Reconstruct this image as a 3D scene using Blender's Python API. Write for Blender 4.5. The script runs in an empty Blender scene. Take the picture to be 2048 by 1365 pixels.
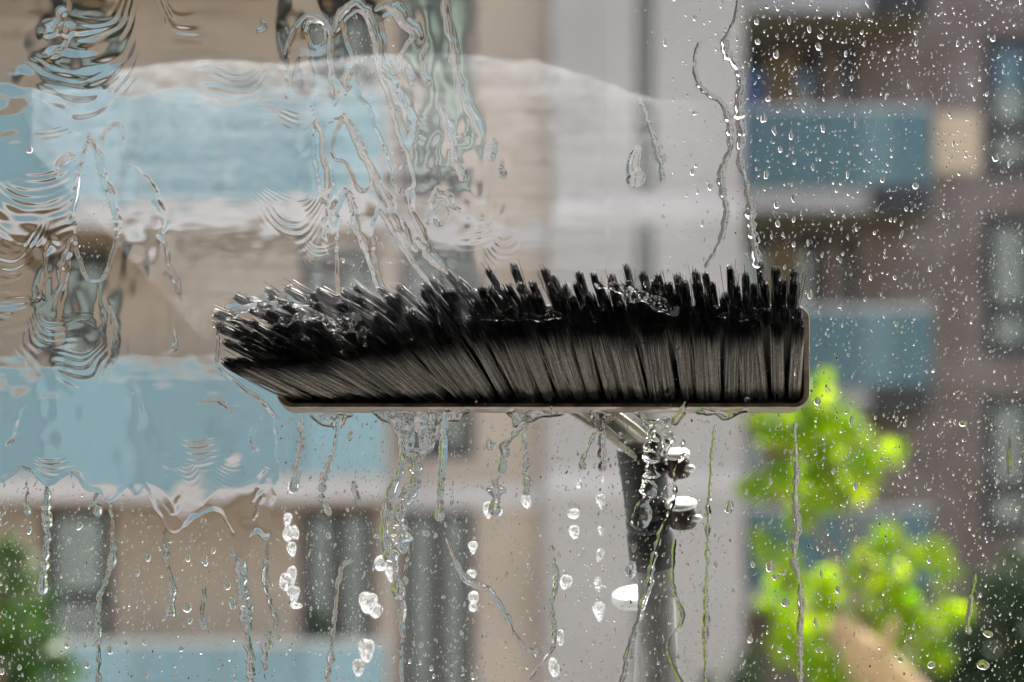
import bpy, math, random
import numpy as np
from mathutils import Vector

random.seed(7)
RNG = np.random.default_rng(11)
scene = bpy.context.scene
COL = scene.collection

# ------------------------------------------------------------------ camera, sky, sun, exposure
LENS = 85.0
S = 0.35e-3                        # metres per photograph pixel on the window pane
CAMD = 2048 * S * LENS / 36.0      # camera to pane
EYE = 7.0                          # eye height above the street
HORIZON = 1300.0

cam_data = bpy.data.cameras.new('camera')
cam = bpy.data.objects.new('camera', cam_data)
COL.objects.link(cam)
cam.location = (0, -CAMD, EYE)
cam.rotation_euler = (math.radians(90), 0, 0)
cam_data.lens = LENS
cam_data.sensor_width = 36.0
cam_data.shift_y = (HORIZON - 682.5) / 2048
cam_data.clip_start = 0.05
cam_data.clip_end = 2000
cam_data.dof.use_dof = True
cam_data.dof.focus_distance = CAMD + 0.004
cam_data.dof.aperture_fstop = 5.2
cam_data.dof.aperture_blades = 0
scene.camera = cam

SUN_EL, SUN_AZ = math.radians(57), math.radians(24)   # azimuth from +Y (beyond the window) towards +X
sun_dir = Vector((math.sin(SUN_AZ) * math.cos(SUN_EL), math.cos(SUN_AZ) * math.cos(SUN_EL), math.sin(SUN_EL)))
world = bpy.data.worlds.new('World')
scene.world = world
world.use_nodes = True
wn = world.node_tree.nodes
bg = wn['Background']
sky = wn.new('ShaderNodeTexSky')
sky.sky_type = 'NISHITA'
sky.sun_disc = False
sky.sun_elevation = SUN_EL
sky.sun_rotation = SUN_AZ
sky.air_density = 1.0
sky.dust_density = 5.5
sky.ozone_density = 0.3
world.node_tree.links.new(sky.outputs[0], bg.inputs[0])
bg.inputs[1].default_value = 0.15

sun_data = bpy.data.lights.new('sun', 'SUN')
sun_data.energy = 4.0
sun_data.angle = math.radians(0.53)
sun_data.color = (1.0, 0.96, 0.90)
sun = bpy.data.objects.new('sun', sun_data)
COL.objects.link(sun)
sun.rotation_euler = sun_dir.to_track_quat('Z', 'Y').to_euler()
sun.location = (8, 20, 40)

vs = scene.view_settings
vs.view_transform = 'Standard'
vs.look = 'None'
vs.gamma = 1.0
vs.use_curve_mapping = False
vs.exposure = 1.43

cy = scene.cycles
cy.max_bounces = 14
cy.transmission_bounces = 12
cy.transparent_max_bounces = 12
cy.diffuse_bounces = 4
cy.glossy_bounces = 4
cy.sample_clamp_indirect = 12
cy.blur_glossy = 0.4
cy.use_denoising = True


def P(px, py, Y):
    """The point at distance Y beyond the pane that stands at photograph pixel (px, py)."""
    k = (Y + CAMD) / CAMD
    return Vector(((px - 1024) * S * k, Y, EYE + (HORIZON - py) * S * k))


# ------------------------------------------------------------------ helpers
def tag(o, label=None, cat=None, group=None, kind=None):
    if label: o['label'] = label
    if cat: o['category'] = cat
    if group: o['group'] = group
    if kind: o['kind'] = kind
    return o


def link(name, mesh, parent=None):
    o = bpy.data.objects.new(name, mesh)
    COL.objects.link(o)
    o.parent = parent
    return o


def empty(name, loc=(0, 0, 0)):
    o = bpy.data.objects.new(name, None)
    COL.objects.link(o)
    o.location = loc
    o.empty_display_size = 0.1
    return o


def np_mesh(name, verts, tris=None, quads=None, mat=None, smooth=True):
    me = bpy.data.meshes.new(name)
    verts = np.asarray(verts, dtype=np.float32).reshape(-1, 3)
    loops, starts, n = [], [], 0
    if tris is not None and len(tris):
        t = np.asarray(tris, dtype=np.int32).reshape(-1, 3)
        loops.append(t.ravel()); starts.append(np.arange(len(t)) * 3 + n); n += t.size
    if quads is not None and len(quads):
        q = np.asarray(quads, dtype=np.int32).reshape(-1, 4)
        loops.append(q.ravel()); starts.append(np.arange(len(q)) * 4 + n); n += q.size
    loops = np.concatenate(loops).astype(np.int32)
    starts = np.concatenate(starts).astype(np.int32)
    me.vertices.add(len(verts)); me.vertices.foreach_set('co', verts.ravel())
    me.loops.add(len(loops)); me.loops.foreach_set('vertex_index', loops)
    me.polygons.add(len(starts)); me.polygons.foreach_set('loop_start', starts)
    me.polygons.foreach_set('use_smooth', np.full(len(starts), smooth, dtype=bool))
    me.update(calc_edges=True)
    me.validate()
    if mat: me.materials.append(mat)
    return me


class MB:
    """Collects boxes, tubes and lathes; build() links them as one mesh object."""
    def __init__(s): s.v, s.f = [], []

    def box(s, x0, x1, y0, y1, z0, z1):
        b = len(s.v)
        s.v += [(x, y, z) for z in (z0, z1) for y in (y0, y1) for x in (x0, x1)]
        s.f += [tuple(b + i for i in q) for q in ((0, 2, 3, 1), (4, 5, 7, 6), (0, 1, 5, 4), (2, 6, 7, 3), (0, 4, 6, 2), (1, 3, 7, 5))]
        return s

    def tube(s, pts, radii, n=12, caps=True, squash=1.0):
        pts = [Vector(p) for p in pts]
        if not hasattr(radii, '__len__'): radii = [radii] * len(pts)
        b = len(s.v)
        up = Vector((0.13, 0.9, 0.31)).normalized()
        for i, p in enumerate(pts):
            t = (pts[min(i + 1, len(pts) - 1)] - pts[max(i - 1, 0)]).normalized()
            a = t.cross(up)
            if a.length < 1e-4: a = t.cross(Vector((1, 0, 0)))
            a.normalize(); c = t.cross(a)
            for k in range(n):
                th = 2 * math.pi * k / n
                s.v.append(tuple(p + (a * math.cos(th) + c * math.sin(th) * squash) * radii[i]))
        for i in range(len(pts) - 1):
            for k in range(n):
                k2 = (k + 1) % n
                s.f.append((b + i * n + k, b + i * n + k2, b + (i + 1) * n + k2, b + (i + 1) * n + k))
        if caps:
            s.f.append(tuple(b + k for k in reversed(range(n))))
            s.f.append(tuple(b + (len(pts) - 1) * n + k for k in range(n)))
        return s

    def prism(s, outline, y0, y1, bevel=0.0):
        """outline of (x, z) points extruded from y0 to y1, front edge bevelled."""
        n = len(outline); b = len(s.v)
        cx = sum(p[0] for p in outline) / n; cz = sum(p[1] for p in outline) / n
        rings = []
        def ring(y, k):
            return [((cx + (x - cx) * (1 - k / max(abs(x - cx), 1e-6)) if abs(x - cx) > k else x), y,
                     (cz + (z - cz) * (1 - k / max(abs(z - cz), 1e-6)) if abs(z - cz) > k else z)) for x, z in outline]
        if bevel: rings.append(ring(y0, bevel)); rings.append(ring(y0 + bevel * 0.4, bevel * 0.35)); rings.append(ring(y0 + bevel, 0))
        else: rings.append(ring(y0, 0))
        rings.append(ring(y1, 0))
        for r in rings: s.v += r
        for i in range(len(rings) - 1):
            for k in range(n):
                k2 = (k + 1) % n
                s.f.append((b + i * n + k, b + i * n + k2, b + (i + 1) * n + k2, b + (i + 1) * n + k))
        s.f.append(tuple(b + k for k in range(n)))
        s.f.append(tuple(b + (len(rings) - 1) * n + k for k in reversed(range(n))))
        return s

    def build(s, name, mat, parent=None, smooth=False):
        me = bpy.data.meshes.new(name)
        me.from_pydata([tuple(v) for v in s.v], [], s.f)
        me.update()
        import bmesh
        bm = bmesh.new(); bm.from_mesh(me)
        bmesh.ops.recalc_face_normals(bm, faces=bm.faces)
        bm.to_mesh(me); bm.free()
        if smooth:
            me.polygons.foreach_set('use_smooth', [True] * len(me.polygons))
        me.materials.append(mat)
        return link(name, me, parent)


def smooth_by_angle(o, deg=40):
    me = o.data
    import bmesh
    bm = bmesh.new(); bm.from_mesh(me)
    for e in bm.edges:
        if len(e.link_faces) == 2 and e.calc_face_angle(0) > math.radians(deg): e.smooth = False
    for f in bm.faces: f.smooth = True
    bm.to_mesh(me); bm.free()
    return o


# ------------------------------------------------------------------ materials
MATS = {}


def mat(name, color, rough=0.6, metal=0.0, spec=0.5, noise=None, bump=None, coat=0.0, trans=0.0, ior=1.45, emit=None):
    """Principled material; noise = (scale, dark factor, light factor), bump = (scale, strength, distance)."""
    m = bpy.data.materials.new(name)
    m.use_nodes = True
    nt = m.node_tree; n = nt.nodes; p = n['Principled BSDF']
    p.inputs['Base Color'].default_value = (*color, 1)
    p.inputs['Roughness'].default_value = rough
    p.inputs['Metallic'].default_value = metal
    p.inputs['Specular IOR Level'].default_value = spec
    p.inputs['Coat Weight'].default_value = coat
    p.inputs['Coat Roughness'].default_value = 0.08
    p.inputs['Transmission Weight'].default_value = trans
    p.inputs['IOR'].default_value = ior
    if noise or bump:
        tc = n.new('ShaderNodeTexCoord')
    if noise:
        tx = n.new('ShaderNodeTexNoise'); tx.inputs['Scale'].default_value = noise[0]; tx.inputs['Detail'].default_value = 6
        rp = n.new('ShaderNodeValToRGB')
        rp.color_ramp.elements[0].position = 0.3; rp.color_ramp.elements[1].position = 0.7
        rp.color_ramp.elements[0].color = (*[c * noise[1] for c in color], 1)
        rp.color_ramp.elements[1].color = (*[min(1, c * noise[2]) for c in color], 1)
        nt.links.new(tc.outputs['Object'], tx.inputs['Vector'])
        nt.links.new(tx.outputs['Fac'], rp.inputs[0]); nt.links.new(rp.outputs[0], p.inputs['Base Color'])
    if bump:
        bt = n.new('ShaderNodeTexNoise'); bt.inputs['Scale'].default_value = bump[0]; bt.inputs['Detail'].default_value = 4
        bn = n.new('ShaderNodeBump'); bn.inputs['Strength'].default_value = bump[1]; bn.inputs['Distance'].default_value = bump[2]
        nt.links.new(tc.outputs['Object'], bt.inputs['Vector'])
        nt.links.new(bt.outputs['Fac'], bn.inputs['Height']); nt.links.new(bn.outputs[0], p.inputs['Normal'])
    MATS[name] = m
    return m


def brick_mat(name, c1, c2, mortar, sx=0.24, sz=0.075):
    m = bpy.data.materials.new(name); m.use_nodes = True
    nt = m.node_tree; n = nt.nodes; p = n['Principled BSDF']
    p.inputs['Roughness'].default_value = 0.85
    tc = n.new('ShaderNodeTexCoord'); mp = n.new('ShaderNodeMapping')
    mp.inputs['Rotation'].default_value = (math.radians(90), 0, 0)
    bt = n.new('ShaderNodeTexBrick')
    bt.inputs['Color1'].default_value = (*c1, 1); bt.inputs['Color2'].default_value = (*c2, 1); bt.inputs['Mortar'].default_value = (*mortar, 1)
    bt.inputs['Scale'].default_value = 1.0; bt.inputs['Brick Width'].default_value = sx; bt.inputs['Row Height'].default_value = sz
    bt.inputs['Mortar Size'].default_value = 0.008
    big = n.new('ShaderNodeTexNoise'); big.inputs['Scale'].default_value = 1.1; big.inputs['Detail'].default_value = 5
    mx = n.new('ShaderNodeMix'); mx.data_type = 'RGBA'; mx.blend_type = 'MULTIPLY'; mx.inputs['Factor'].default_value = 0.75
    rp = n.new('ShaderNodeValToRGB'); rp.color_ramp.elements[0].position = 0.36; rp.color_ramp.elements[1].position = 0.66
    rp.color_ramp.elements[0].color = (0.50, 0.44, 0.40, 1); rp.color_ramp.elements[1].color = (1.0, 1.0, 1.0, 1)
    nt.links.new(tc.outputs['Object'], mp.inputs['Vector']); nt.links.new(mp.outputs[0], bt.inputs['Vector'])
    nt.links.new(tc.outputs['Object'], big.inputs['Vector']); nt.links.new(big.outputs['Fac'], rp.inputs[0])
    nt.links.new(bt.outputs['Color'], mx.inputs['A']); nt.links.new(rp.outputs[0], mx.inputs['B'])
    nt.links.new(mx.outputs['Result'], p.inputs['Base Color'])
    MATS[name] = m
    return m


def glass_mat(name, ior, color=(1, 1, 1)):
    m = bpy.data.materials.new(name); m.use_nodes = True
    nt = m.node_tree; n = nt.nodes
    n.remove(n['Principled BSDF'])
    g = n.new('ShaderNodeBsdfGlass'); g.inputs['Roughness'].default_value = 0.0; g.inputs['IOR'].default_value = ior
    g.inputs['Color'].default_value = (*color, 1)
    nt.links.new(g.outputs[0], n['Material Output'].inputs[0])
    MATS[name] = m
    return m


def mix_mat(name, fac, a, b):
    """a, b are (node type, colour, roughness or None)."""
    m = bpy.data.materials.new(name); m.use_nodes = True
    nt = m.node_tree; n = nt.nodes
    n.remove(n['Principled BSDF'])
    mx = n.new('ShaderNodeMixShader'); mx.inputs[0].default_value = fac
    for i, (ty, c, r) in enumerate((a, b)):
        s = n.new(ty); s.inputs['Color'].default_value = (*c, 1)
        if r is not None: s.inputs['Roughness'].default_value = r
        nt.links.new(s.outputs[0], mx.inputs[1 + i])
    nt.links.new(mx.outputs[0], n['Material Output'].inputs[0])
    MATS[name] = m
    return m


def leaf_mat(name, dif, tra, fac=0.55):
    m = bpy.data.materials.new(name); m.use_nodes = True
    nt = m.node_tree; n = nt.nodes
    n.remove(n['Principled BSDF'])
    d = n.new('ShaderNodeBsdfDiffuse'); t = n.new('ShaderNodeBsdfTranslucent'); g = n.new('ShaderNodeBsdfGlossy')
    g.inputs['Roughness'].default_value = 0.35; g.inputs['Color'].default_value = (0.9, 0.95, 0.9, 1)
    mx = n.new('ShaderNodeMixShader'); mx.inputs[0].default_value = fac
    mg = n.new('ShaderNodeMixShader'); mg.inputs[0].default_value = 0.02
    at = n.new('ShaderNodeAttribute'); at.attribute_name = 'tone'
    for c, s in ((dif, d), (tra, t)):
        mc = n.new('ShaderNodeMix'); mc.data_type = 'RGBA'
        mc.inputs['A'].default_value = (c[0] * 0.3, c[1] * 0.5, c[2] * 0.9, 1); mc.inputs['B'].default_value = (min(1, c[0] * 1.35), min(1, c[1] * 1.15), c[2], 1)
        nt.links.new(at.outputs['Fac'], mc.inputs['Factor']); nt.links.new(mc.outputs['Result'], s.inputs['Color'])
    nt.links.new(d.outputs[0], mx.inputs[1]); nt.links.new(t.outputs[0], mx.inputs[2])
    nt.links.new(mx.outputs[0], mg.inputs[1]); nt.links.new(g.outputs[0], mg.inputs[2])
    nt.links.new(mg.outputs[0], n['Material Output'].inputs[0])
    MATS[name] = m
    return m


mat('asphalt', (0.06, 0.06, 0.06), 0.9, noise=(3, 0.8, 1.3))
mat('paving', (0.34, 0.32, 0.29), 0.85, noise=(2, 0.85, 1.15))
mat('lawn', (0.07, 0.11, 0.03), 0.9, noise=(1.5, 0.7, 1.3))
mat('own_render', (0.46, 0.46, 0.455), 0.85, noise=(1.2, 0.92, 1.05))
mat('room_paint', (0.22, 0.21, 0.20), 0.8)
mat('room_floor', (0.10, 0.08, 0.06), 0.6, noise=(4, 0.8, 1.2))
mat('frame_white', (0.75, 0.75, 0.74), 0.4)
mat('wall_tan', (0.47, 0.395, 0.32), 0.85, noise=(0.7, 0.86, 1.1))
mat('wall_grey', (0.41, 0.385, 0.36), 0.85, noise=(0.5, 0.9, 1.07))
brick_mat('wall_brick', (0.31, 0.245, 0.215), (0.24, 0.185, 0.16), (0.33, 0.30, 0.285))
mat('slab', (0.53, 0.505, 0.49), 0.8, noise=(1.0, 0.9, 1.06))
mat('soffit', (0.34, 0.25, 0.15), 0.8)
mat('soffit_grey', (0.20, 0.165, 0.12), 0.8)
mat('window_frame', (0.045, 0.043, 0.045), 0.5)
mat('interior_dark', (0.05, 0.05, 0.055), 0.9)
mat('blind_reflection', (0.13, 0.155, 0.14), 0.8, noise=(2, 0.9, 1.08))  # blind colour with the pane's pale reflection painted in
mat('blind_reflection_green', (0.045, 0.058, 0.048), 0.8)  # dark green of blinds and of painted pane reflections
mat('painted_reflection_pale', (0.62, 0.64, 0.48), 0.8)  # light green window reflection painted as a colour
mat('curtain_blue', (0.08, 0.16, 0.42), 0.8)
mat('door_wood', (0.27, 0.19, 0.10), 0.6, noise=(3, 0.8, 1.15))
mat('painted_sun_patch', (0.80, 0.62, 0.42), 0.7, noise=(4, 0.93, 1.05))  # sunlight on the wall put into a warm pale colour
mat('balcony_store_blue', (0.06, 0.22, 0.46), 0.6)
mix_mat('balcony_glass', 0.84, ('ShaderNodeBsdfTransparent', (0.7, 0.88, 0.93), None), ('ShaderNodeBsdfDiffuse', (0.26, 0.39, 0.42), 0.0))
mix_mat('balcony_glass_pale', 0.84, ('ShaderNodeBsdfTransparent', (0.7, 0.88, 0.93), None), ('ShaderNodeBsdfDiffuse', (0.31, 0.46, 0.495), 0.0))
mix_mat('balcony_glass_teal', 0.88, ('ShaderNodeBsdfTransparent', (0.6, 0.8, 0.85), None), ('ShaderNodeBsdfDiffuse', (0.18, 0.29, 0.315), 0.0))
mix_mat('balcony_glass_teal_pale', 0.86, ('ShaderNodeBsdfTransparent', (0.6, 0.8, 0.85), None), ('ShaderNodeBsdfDiffuse', (0.25, 0.375, 0.40), 0.0))
mix_mat('far_pane', 0.10, ('ShaderNodeBsdfTransparent', (0.85, 0.92, 0.9), None), ('ShaderNodeBsdfGlossy', (0.8, 0.85, 0.85), 0.02))
mat('steel', (0.55, 0.56, 0.57), 0.35, metal=1.0)
mat('bark', (0.20, 0.14, 0.09), 0.9, noise=(14, 0.7, 1.3), bump=(20, 0.5, 0.02))
mat('bare_limb', (0.34, 0.24, 0.12), 0.8, noise=(9, 0.85, 1.15), bump=(20, 0.4, 0.01))
leaf_mat('leaf_bright', (0.15, 0.24, 0.004), (0.46, 0.70, 0.002), 0.66)
leaf_mat('leaf_mid', (0.05, 0.115, 0.02), (0.08, 0.20, 0.02), 0.45)
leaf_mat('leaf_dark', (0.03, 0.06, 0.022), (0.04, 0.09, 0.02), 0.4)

glass_mat('pane_glass', 1.5, (0.985, 0.992, 0.99))
glass_mat('water', 1.333)


def foam_glint_mat():
    m = bpy.data.materials.new('foam_glint_water'); m.use_nodes = True  # white mixed into the water paints sun sparkle along with foam
    nt = m.node_tree; n = nt.nodes
    n.remove(n['Principled BSDF'])
    g = n.new('ShaderNodeBsdfGlass'); g.inputs['Roughness'].default_value = 0.02; g.inputs['IOR'].default_value = 1.333
    d = n.new('ShaderNodeBsdfDiffuse'); d.inputs['Color'].default_value = (0.62, 0.63, 0.64, 1)
    t = n.new('ShaderNodeBsdfTranslucent'); t.inputs['Color'].default_value = (0.62, 0.63, 0.64, 1)
    m1 = n.new('ShaderNodeMixShader'); m1.inputs[0].default_value = 0.5
    m2 = n.new('ShaderNodeMixShader')
    tc = n.new('ShaderNodeTexCoord'); tx = n.new('ShaderNodeTexNoise'); tx.inputs['Scale'].default_value = 1.5; tx.inputs['Detail'].default_value = 2; tx.inputs['Distortion'].default_value = 0.6
    rp = n.new('ShaderNodeValToRGB'); rp.color_ramp.elements[0].position = 0.35; rp.color_ramp.elements[1].position = 0.65
    rp.color_ramp.elements[0].color = (0.05, 0.05, 0.05, 1); rp.color_ramp.elements[1].color = (0.6, 0.6, 0.6, 1)
    rp.color_ramp.elements[0].position = 0.38; rp.color_ramp.elements[1].position = 0.66
    oi = n.new('ShaderNodeObjectInfo'); ad = n.new('ShaderNodeVectorMath'); ad.operation = 'ADD'; mu = n.new('ShaderNodeMath'); mu.operation = 'MULTIPLY'; mu.inputs[1].default_value = 40
    nt.links.new(oi.outputs['Random'], mu.inputs[0]); nt.links.new(tc.outputs['Object'], ad.inputs[0]); nt.links.new(mu.outputs[0], ad.inputs[1])
    bn = n.new('ShaderNodeBump'); bn.inputs['Strength'].default_value = 0.3; bn.inputs['Distance'].default_value = 0.2
    nt.links.new(tx.outputs['Fac'], bn.inputs['Height']); nt.links.new(bn.outputs[0], g.inputs['Normal'])
    nt.links.new(ad.outputs[0], tx.inputs['Vector']); nt.links.new(tx.outputs['Fac'], rp.inputs[0]); nt.links.new(rp.outputs[0], m2.inputs[0])
    nt.links.new(d.outputs[0], m1.inputs[1]); nt.links.new(t.outputs[0], m1.inputs[2])
    nt.links.new(g.outputs[0], m2.inputs[1]); nt.links.new(m1.outputs[0], m2.inputs[2])
    nt.links.new(m2.outputs[0], n['Material Output'].inputs[0])
    MATS['foam_glint_water'] = m


def painted_haze_mat():
    m = bpy.data.materials.new('painted_haze'); m.use_nodes = True  # white sheet whose opacity paints reflected haze
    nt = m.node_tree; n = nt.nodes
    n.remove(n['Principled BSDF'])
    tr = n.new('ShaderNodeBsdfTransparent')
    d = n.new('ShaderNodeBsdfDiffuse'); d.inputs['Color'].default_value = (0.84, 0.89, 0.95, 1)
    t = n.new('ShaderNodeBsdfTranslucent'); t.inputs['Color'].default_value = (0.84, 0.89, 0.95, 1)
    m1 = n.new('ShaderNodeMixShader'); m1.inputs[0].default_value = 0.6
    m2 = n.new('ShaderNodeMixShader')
    at = n.new('ShaderNodeAttribute'); at.attribute_name = 'haze'
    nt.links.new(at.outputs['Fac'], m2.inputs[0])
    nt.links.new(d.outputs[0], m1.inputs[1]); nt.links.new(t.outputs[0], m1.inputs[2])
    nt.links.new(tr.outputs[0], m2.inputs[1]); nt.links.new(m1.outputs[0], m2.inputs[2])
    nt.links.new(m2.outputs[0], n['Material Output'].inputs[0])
    MATS['painted_haze'] = m


foam_glint_mat(); painted_haze_mat()


def splash_mat():
    m = MATS['foam_glint_water'].copy(); m.name = 'splash_foam_glint'  # white patches paint the splash highlights as well as foam
    for nd in m.node_tree.nodes:
        if nd.type == 'TEX_NOISE': nd.inputs['Scale'].default_value = 170
        if nd.type == 'BUMP': nd.inputs['Strength'].default_value = 0.25; nd.inputs['Distance'].default_value = 0.002
        if nd.type == 'VALTORGB':
            nd.color_ramp.elements[0].position = 0.50; nd.color_ramp.elements[1].position = 0.64
            nd.color_ramp.elements[0].color = (0.0, 0.0, 0.0, 1); nd.color_ramp.elements[1].color = (0.7, 0.7, 0.7, 1)
    MATS['splash_foam_glint'] = m


    t = m.copy(); t.name = 'thin_foam'  # sparser white, painting highlights on trickles and hanging water
    for nd in t.node_tree.nodes:
        if nd.type == 'VALTORGB':
            nd.color_ramp.elements[0].position = 0.54; nd.color_ramp.elements[1].position = 0.70; nd.color_ramp.elements[1].color = (0.55, 0.55, 0.55, 1)
    MATS['thin_foam'] = t  # thin foam and painted highlights in one white


splash_mat()
mat('bristle_black', (0.014, 0.014, 0.015), 0.33, spec=0.55, coat=0.5)
mat('bristle_lit', (0.54, 0.51, 0.465), 0.4, spec=0.5, noise=(420, 0.6, 1.4))  # lower row: light on its underside painted into the grey
_m = MATS['bristle_lit']; _n = _m.node_tree.nodes; _l = _m.node_tree.links
_at = _n.new('ShaderNodeAttribute'); _at.attribute_name = 'wet'
_mx = _n.new('ShaderNodeMix'); _mx.data_type = 'RGBA'
_p = _n['Principled BSDF']; _src = _p.inputs['Base Color'].links[0].from_socket
_l.new(_at.outputs['Fac'], _mx.inputs['Factor']); _l.new(_src, _mx.inputs['A']); _mx.inputs['B'].default_value = (0.014, 0.014, 0.014, 1)
_l.new(_mx.outputs['Result'], _p.inputs['Base Color'])
mat('block_dark', (0.035, 0.03, 0.026), 0.5, noise=(60, 0.6, 1.5), bump=(160, 0.3, 0.001))
mat('block_rim', (0.20, 0.15, 0.105), 0.45, noise=(90, 0.3, 1.5), bump=(220, 0.4, 0.001), coat=0.3)
mat('bracket_metal', (0.20, 0.20, 0.17), 0.35, metal=0.6, noise=(40, 0.6, 1.4))
mat('bracket_pale', (0.50, 0.46, 0.36), 0.4)
mat('clamp_black', (0.035, 0.036, 0.036), 0.42, noise=(50, 0.8, 1.3))
mat('collar_blue_black', (0.015, 0.018, 0.028), 0.3)
mat('pole_grey', (0.30, 0.295, 0.29), 0.35, noise=(26, 0.5, 1.3))
mat('knob_dark', (0.05, 0.03, 0.03), 0.35)
mat('knob_silver', (0.80, 0.82, 0.80), 0.35, metal=0.15)
mat('hose_pale', (0.55, 0.57, 0.54), 0.5)

# ------------------------------------------------------------------ setting: street, own wall, room, window
g = MB().box(-150, 150, 0.35, 300, -0.4, 0).build('ground', MATS['lawn']); tag(g, kind='structure')
p = MB().box(-60, 60, 0.4, 3.2, 0.0, 0.12).build('pavement', MATS['paving']); tag(p, kind='structure')
p = MB().box(-60, 60, 9.5, 13.0, 0.0, 0.12).build('pavement', MATS['paving']); tag(p, kind='structure')
p = MB().box(-60, 60, 3.2, 9.5, 0.0, 0.02).build('road', MATS['asphalt']); tag(p, kind='structure')
p = MB().box(-60, 60, 13.0, 23.0, 0.0, 0.06).build('path', MATS['paving']); tag(p, kind='structure')

WX, WZ0, WZ1 = 0.8, EYE - 0.62, EYE + 1.0     # window opening
w = MB()
w.box(-22, -WX, -0.30, 0.03, 0, 23); w.box(WX, 22, -0.30, 0.03, 0, 23)
w.box(-WX, WX, -0.30, 0.03, 0, WZ0); w.box(-WX, WX, -0.30, 0.03, WZ1, 23)
tag(w.build('unseen_own_wall', MATS['own_render']), kind='structure')  # unseen own wall, made taller so far panes mirror it, not sky
RZ0, RZ1 = EYE - 1.45, EYE + 1.25
tag(MB().box(-2.4, 2.4, -4.6, -0.31, RZ0 - 0.2, RZ0).build('floor', MATS['room_floor']), kind='structure')
tag(MB().box(-2.4, 2.4, -4.6, -0.31, RZ1, RZ1 + 0.2).build('ceiling', MATS['room_paint']), kind='structure')
tag(MB().box(-2.6, -2.41, -4.6, -0.31, RZ0 - 0.2, RZ1 + 0.2).build('wall_left', MATS['room_paint']), kind='structure')
tag(MB().box(2.41, 2.6, -4.6, -0.31, RZ0 - 0.2, RZ1 + 0.2).build('wall_right', MATS['room_paint']), kind='structure')
tag(MB().box(-2.6, 2.6, -4.8, -4.61, RZ0 - 0.2, RZ1 + 0.2).build('wall_back', MATS['room_paint']), kind='structure')

win = empty('window', (0, 0, WZ0))
tag(win, 'large fixed window pane wet with rinse water, seen from indoors', 'window')


def wbox(name, m, *b):
    mb = MB().box(*b[:4], b[4] - WZ0, b[5] - WZ0)
    return mb.build(name, MATS[m], win)


wbox('pane', 'pane_glass', -WX + 0.055, WX - 0.055, -0.006, 0.0, WZ0 + 0.055, WZ1 - 0.055)
wbox('frame_stile', 'frame_white', -WX + 0.003, -WX + 0.06, -0.07, 0.014, WZ0 + 0.003, WZ1 - 0.003)
wbox('frame_stile', 'frame_white', WX - 0.06, WX - 0.003, -0.07, 0.014, WZ0 + 0.003, WZ1 - 0.003)
wbox('frame_rail', 'frame_white', -WX + 0.062, WX - 0.062, -0.07, 0.014, WZ0 + 0.003, WZ0 + 0.06)
wbox('frame_rail', 'frame_white', -WX + 0.062, WX - 0.062, -0.07, 0.014, WZ1 - 0.06, WZ1 - 0.003)


# ------------------------------------------------------------------ the buildings across the street
def wall_cells(x0, x1, z0, z1, y0, y1, holes):
    xs = sorted({x0, x1, *[h[0] for h in holes], *[h[1] for h in holes]})
    zs = sorted({z0, z1, *[h[2] for h in holes], *[h[3] for h in holes]})
    xs = [x for x in xs if x0 <= x <= x1]; zs = [z for z in zs if z0 <= z <= z1]
    mb = MB()
    for j in range(len(zs) - 1):
        run = None
        for i in range(len(xs) - 1):
            cx, cz = (xs[i] + xs[i + 1]) / 2, (zs[j] + zs[j + 1]) / 2
            hole = any(h[0] < cx < h[1] and h[2] < cz < h[3] for h in holes)
            if not hole:
                if run is None: run = xs[i]
            if hole or i == len(xs) - 2:
                if run is not None:
                    mb.box(run, xs[i] if hole else xs[i + 1], y0, y1, zs[j], zs[j + 1]); run = None
    return mb


def far_window(parent, x0, x1, z0, z1, Y, mullions=1, blind_reflection=None, blind_x=(0, 1), blind_z=(0, 1), transom=None, fw=0.13):
    f = min(fw, (x1 - x0) * 0.22)
    mb = MB()
    mb.box(x0 + 0.002, x0 + f, Y - 0.02, Y + 0.06, z0 + 0.002, z1 - 0.002); mb.box(x1 - f, x1 - 0.002, Y - 0.02, Y + 0.06, z0 + 0.002, z1 - 0.002)
    mb.box(x0 + f, x1 - f, Y - 0.018, Y + 0.058, z0 + 0.002, z0 + f + 0.03); mb.box(x0 + f, x1 - f, Y - 0.018, Y + 0.058, z1 - f, z1 - 0.002)
    for k in range(mullions):
        xm = x0 + (x1 - x0) * (k + 1) / (mullions + 1)
        mb.box(xm - f * 0.6, xm + f * 0.6, Y - 0.016, Y + 0.056, z0 + f + 0.03, z1 - f)
    if transom:
        zt = z0 + (z1 - z0) * transom
        mb.box(x0 + f, x1 - f, Y - 0.014, Y + 0.054, zt - f * 0.6, zt + f * 0.6)
    w = mb.build('window', MATS['window_frame'], parent)
    cuts = [x0 + f + (x1 - x0 - 2 * f) * k / (mullions + 1) for k in range(mullions + 2)]
    for k in range(mullions + 1):
        MB().box(cuts[k], cuts[k + 1], Y + 0.02, Y + 0.026, z0 + f, z1 - f).build('pane', MATS['far_pane'], w)
    if blind_reflection:
        bx0 = x0 + f + (x1 - x0 - 2 * f) * blind_x[0]; bx1 = x0 + f + (x1 - x0 - 2 * f) * blind_x[1]
        bz0 = z0 + f + (z1 - z0 - 2 * f) * blind_z[0]; bz1 = z0 + f + (z1 - z0 - 2 * f) * blind_z[1]
        n = max(6, int((bx1 - bx0) / 0.09))
        vv, ff = [], []
        for i in range(n + 1):
            x = bx0 + (bx1 - bx0) * i / n
            yy = Y + 0.12 + 0.03 * math.sin(i * 1.9)
            vv += [(x, yy, bz0), (x, yy, bz1)]
            if i: ff.append((2 * i - 2, 2 * i, 2 * i + 1, 2 * i - 1))
        m = MB(); m.v, m.f = vv, ff
        m.build('curtain', MATS[blind_reflection], w, True)  # curtain sheet; its colour also paints the reflection in the pane
    return w


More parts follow.
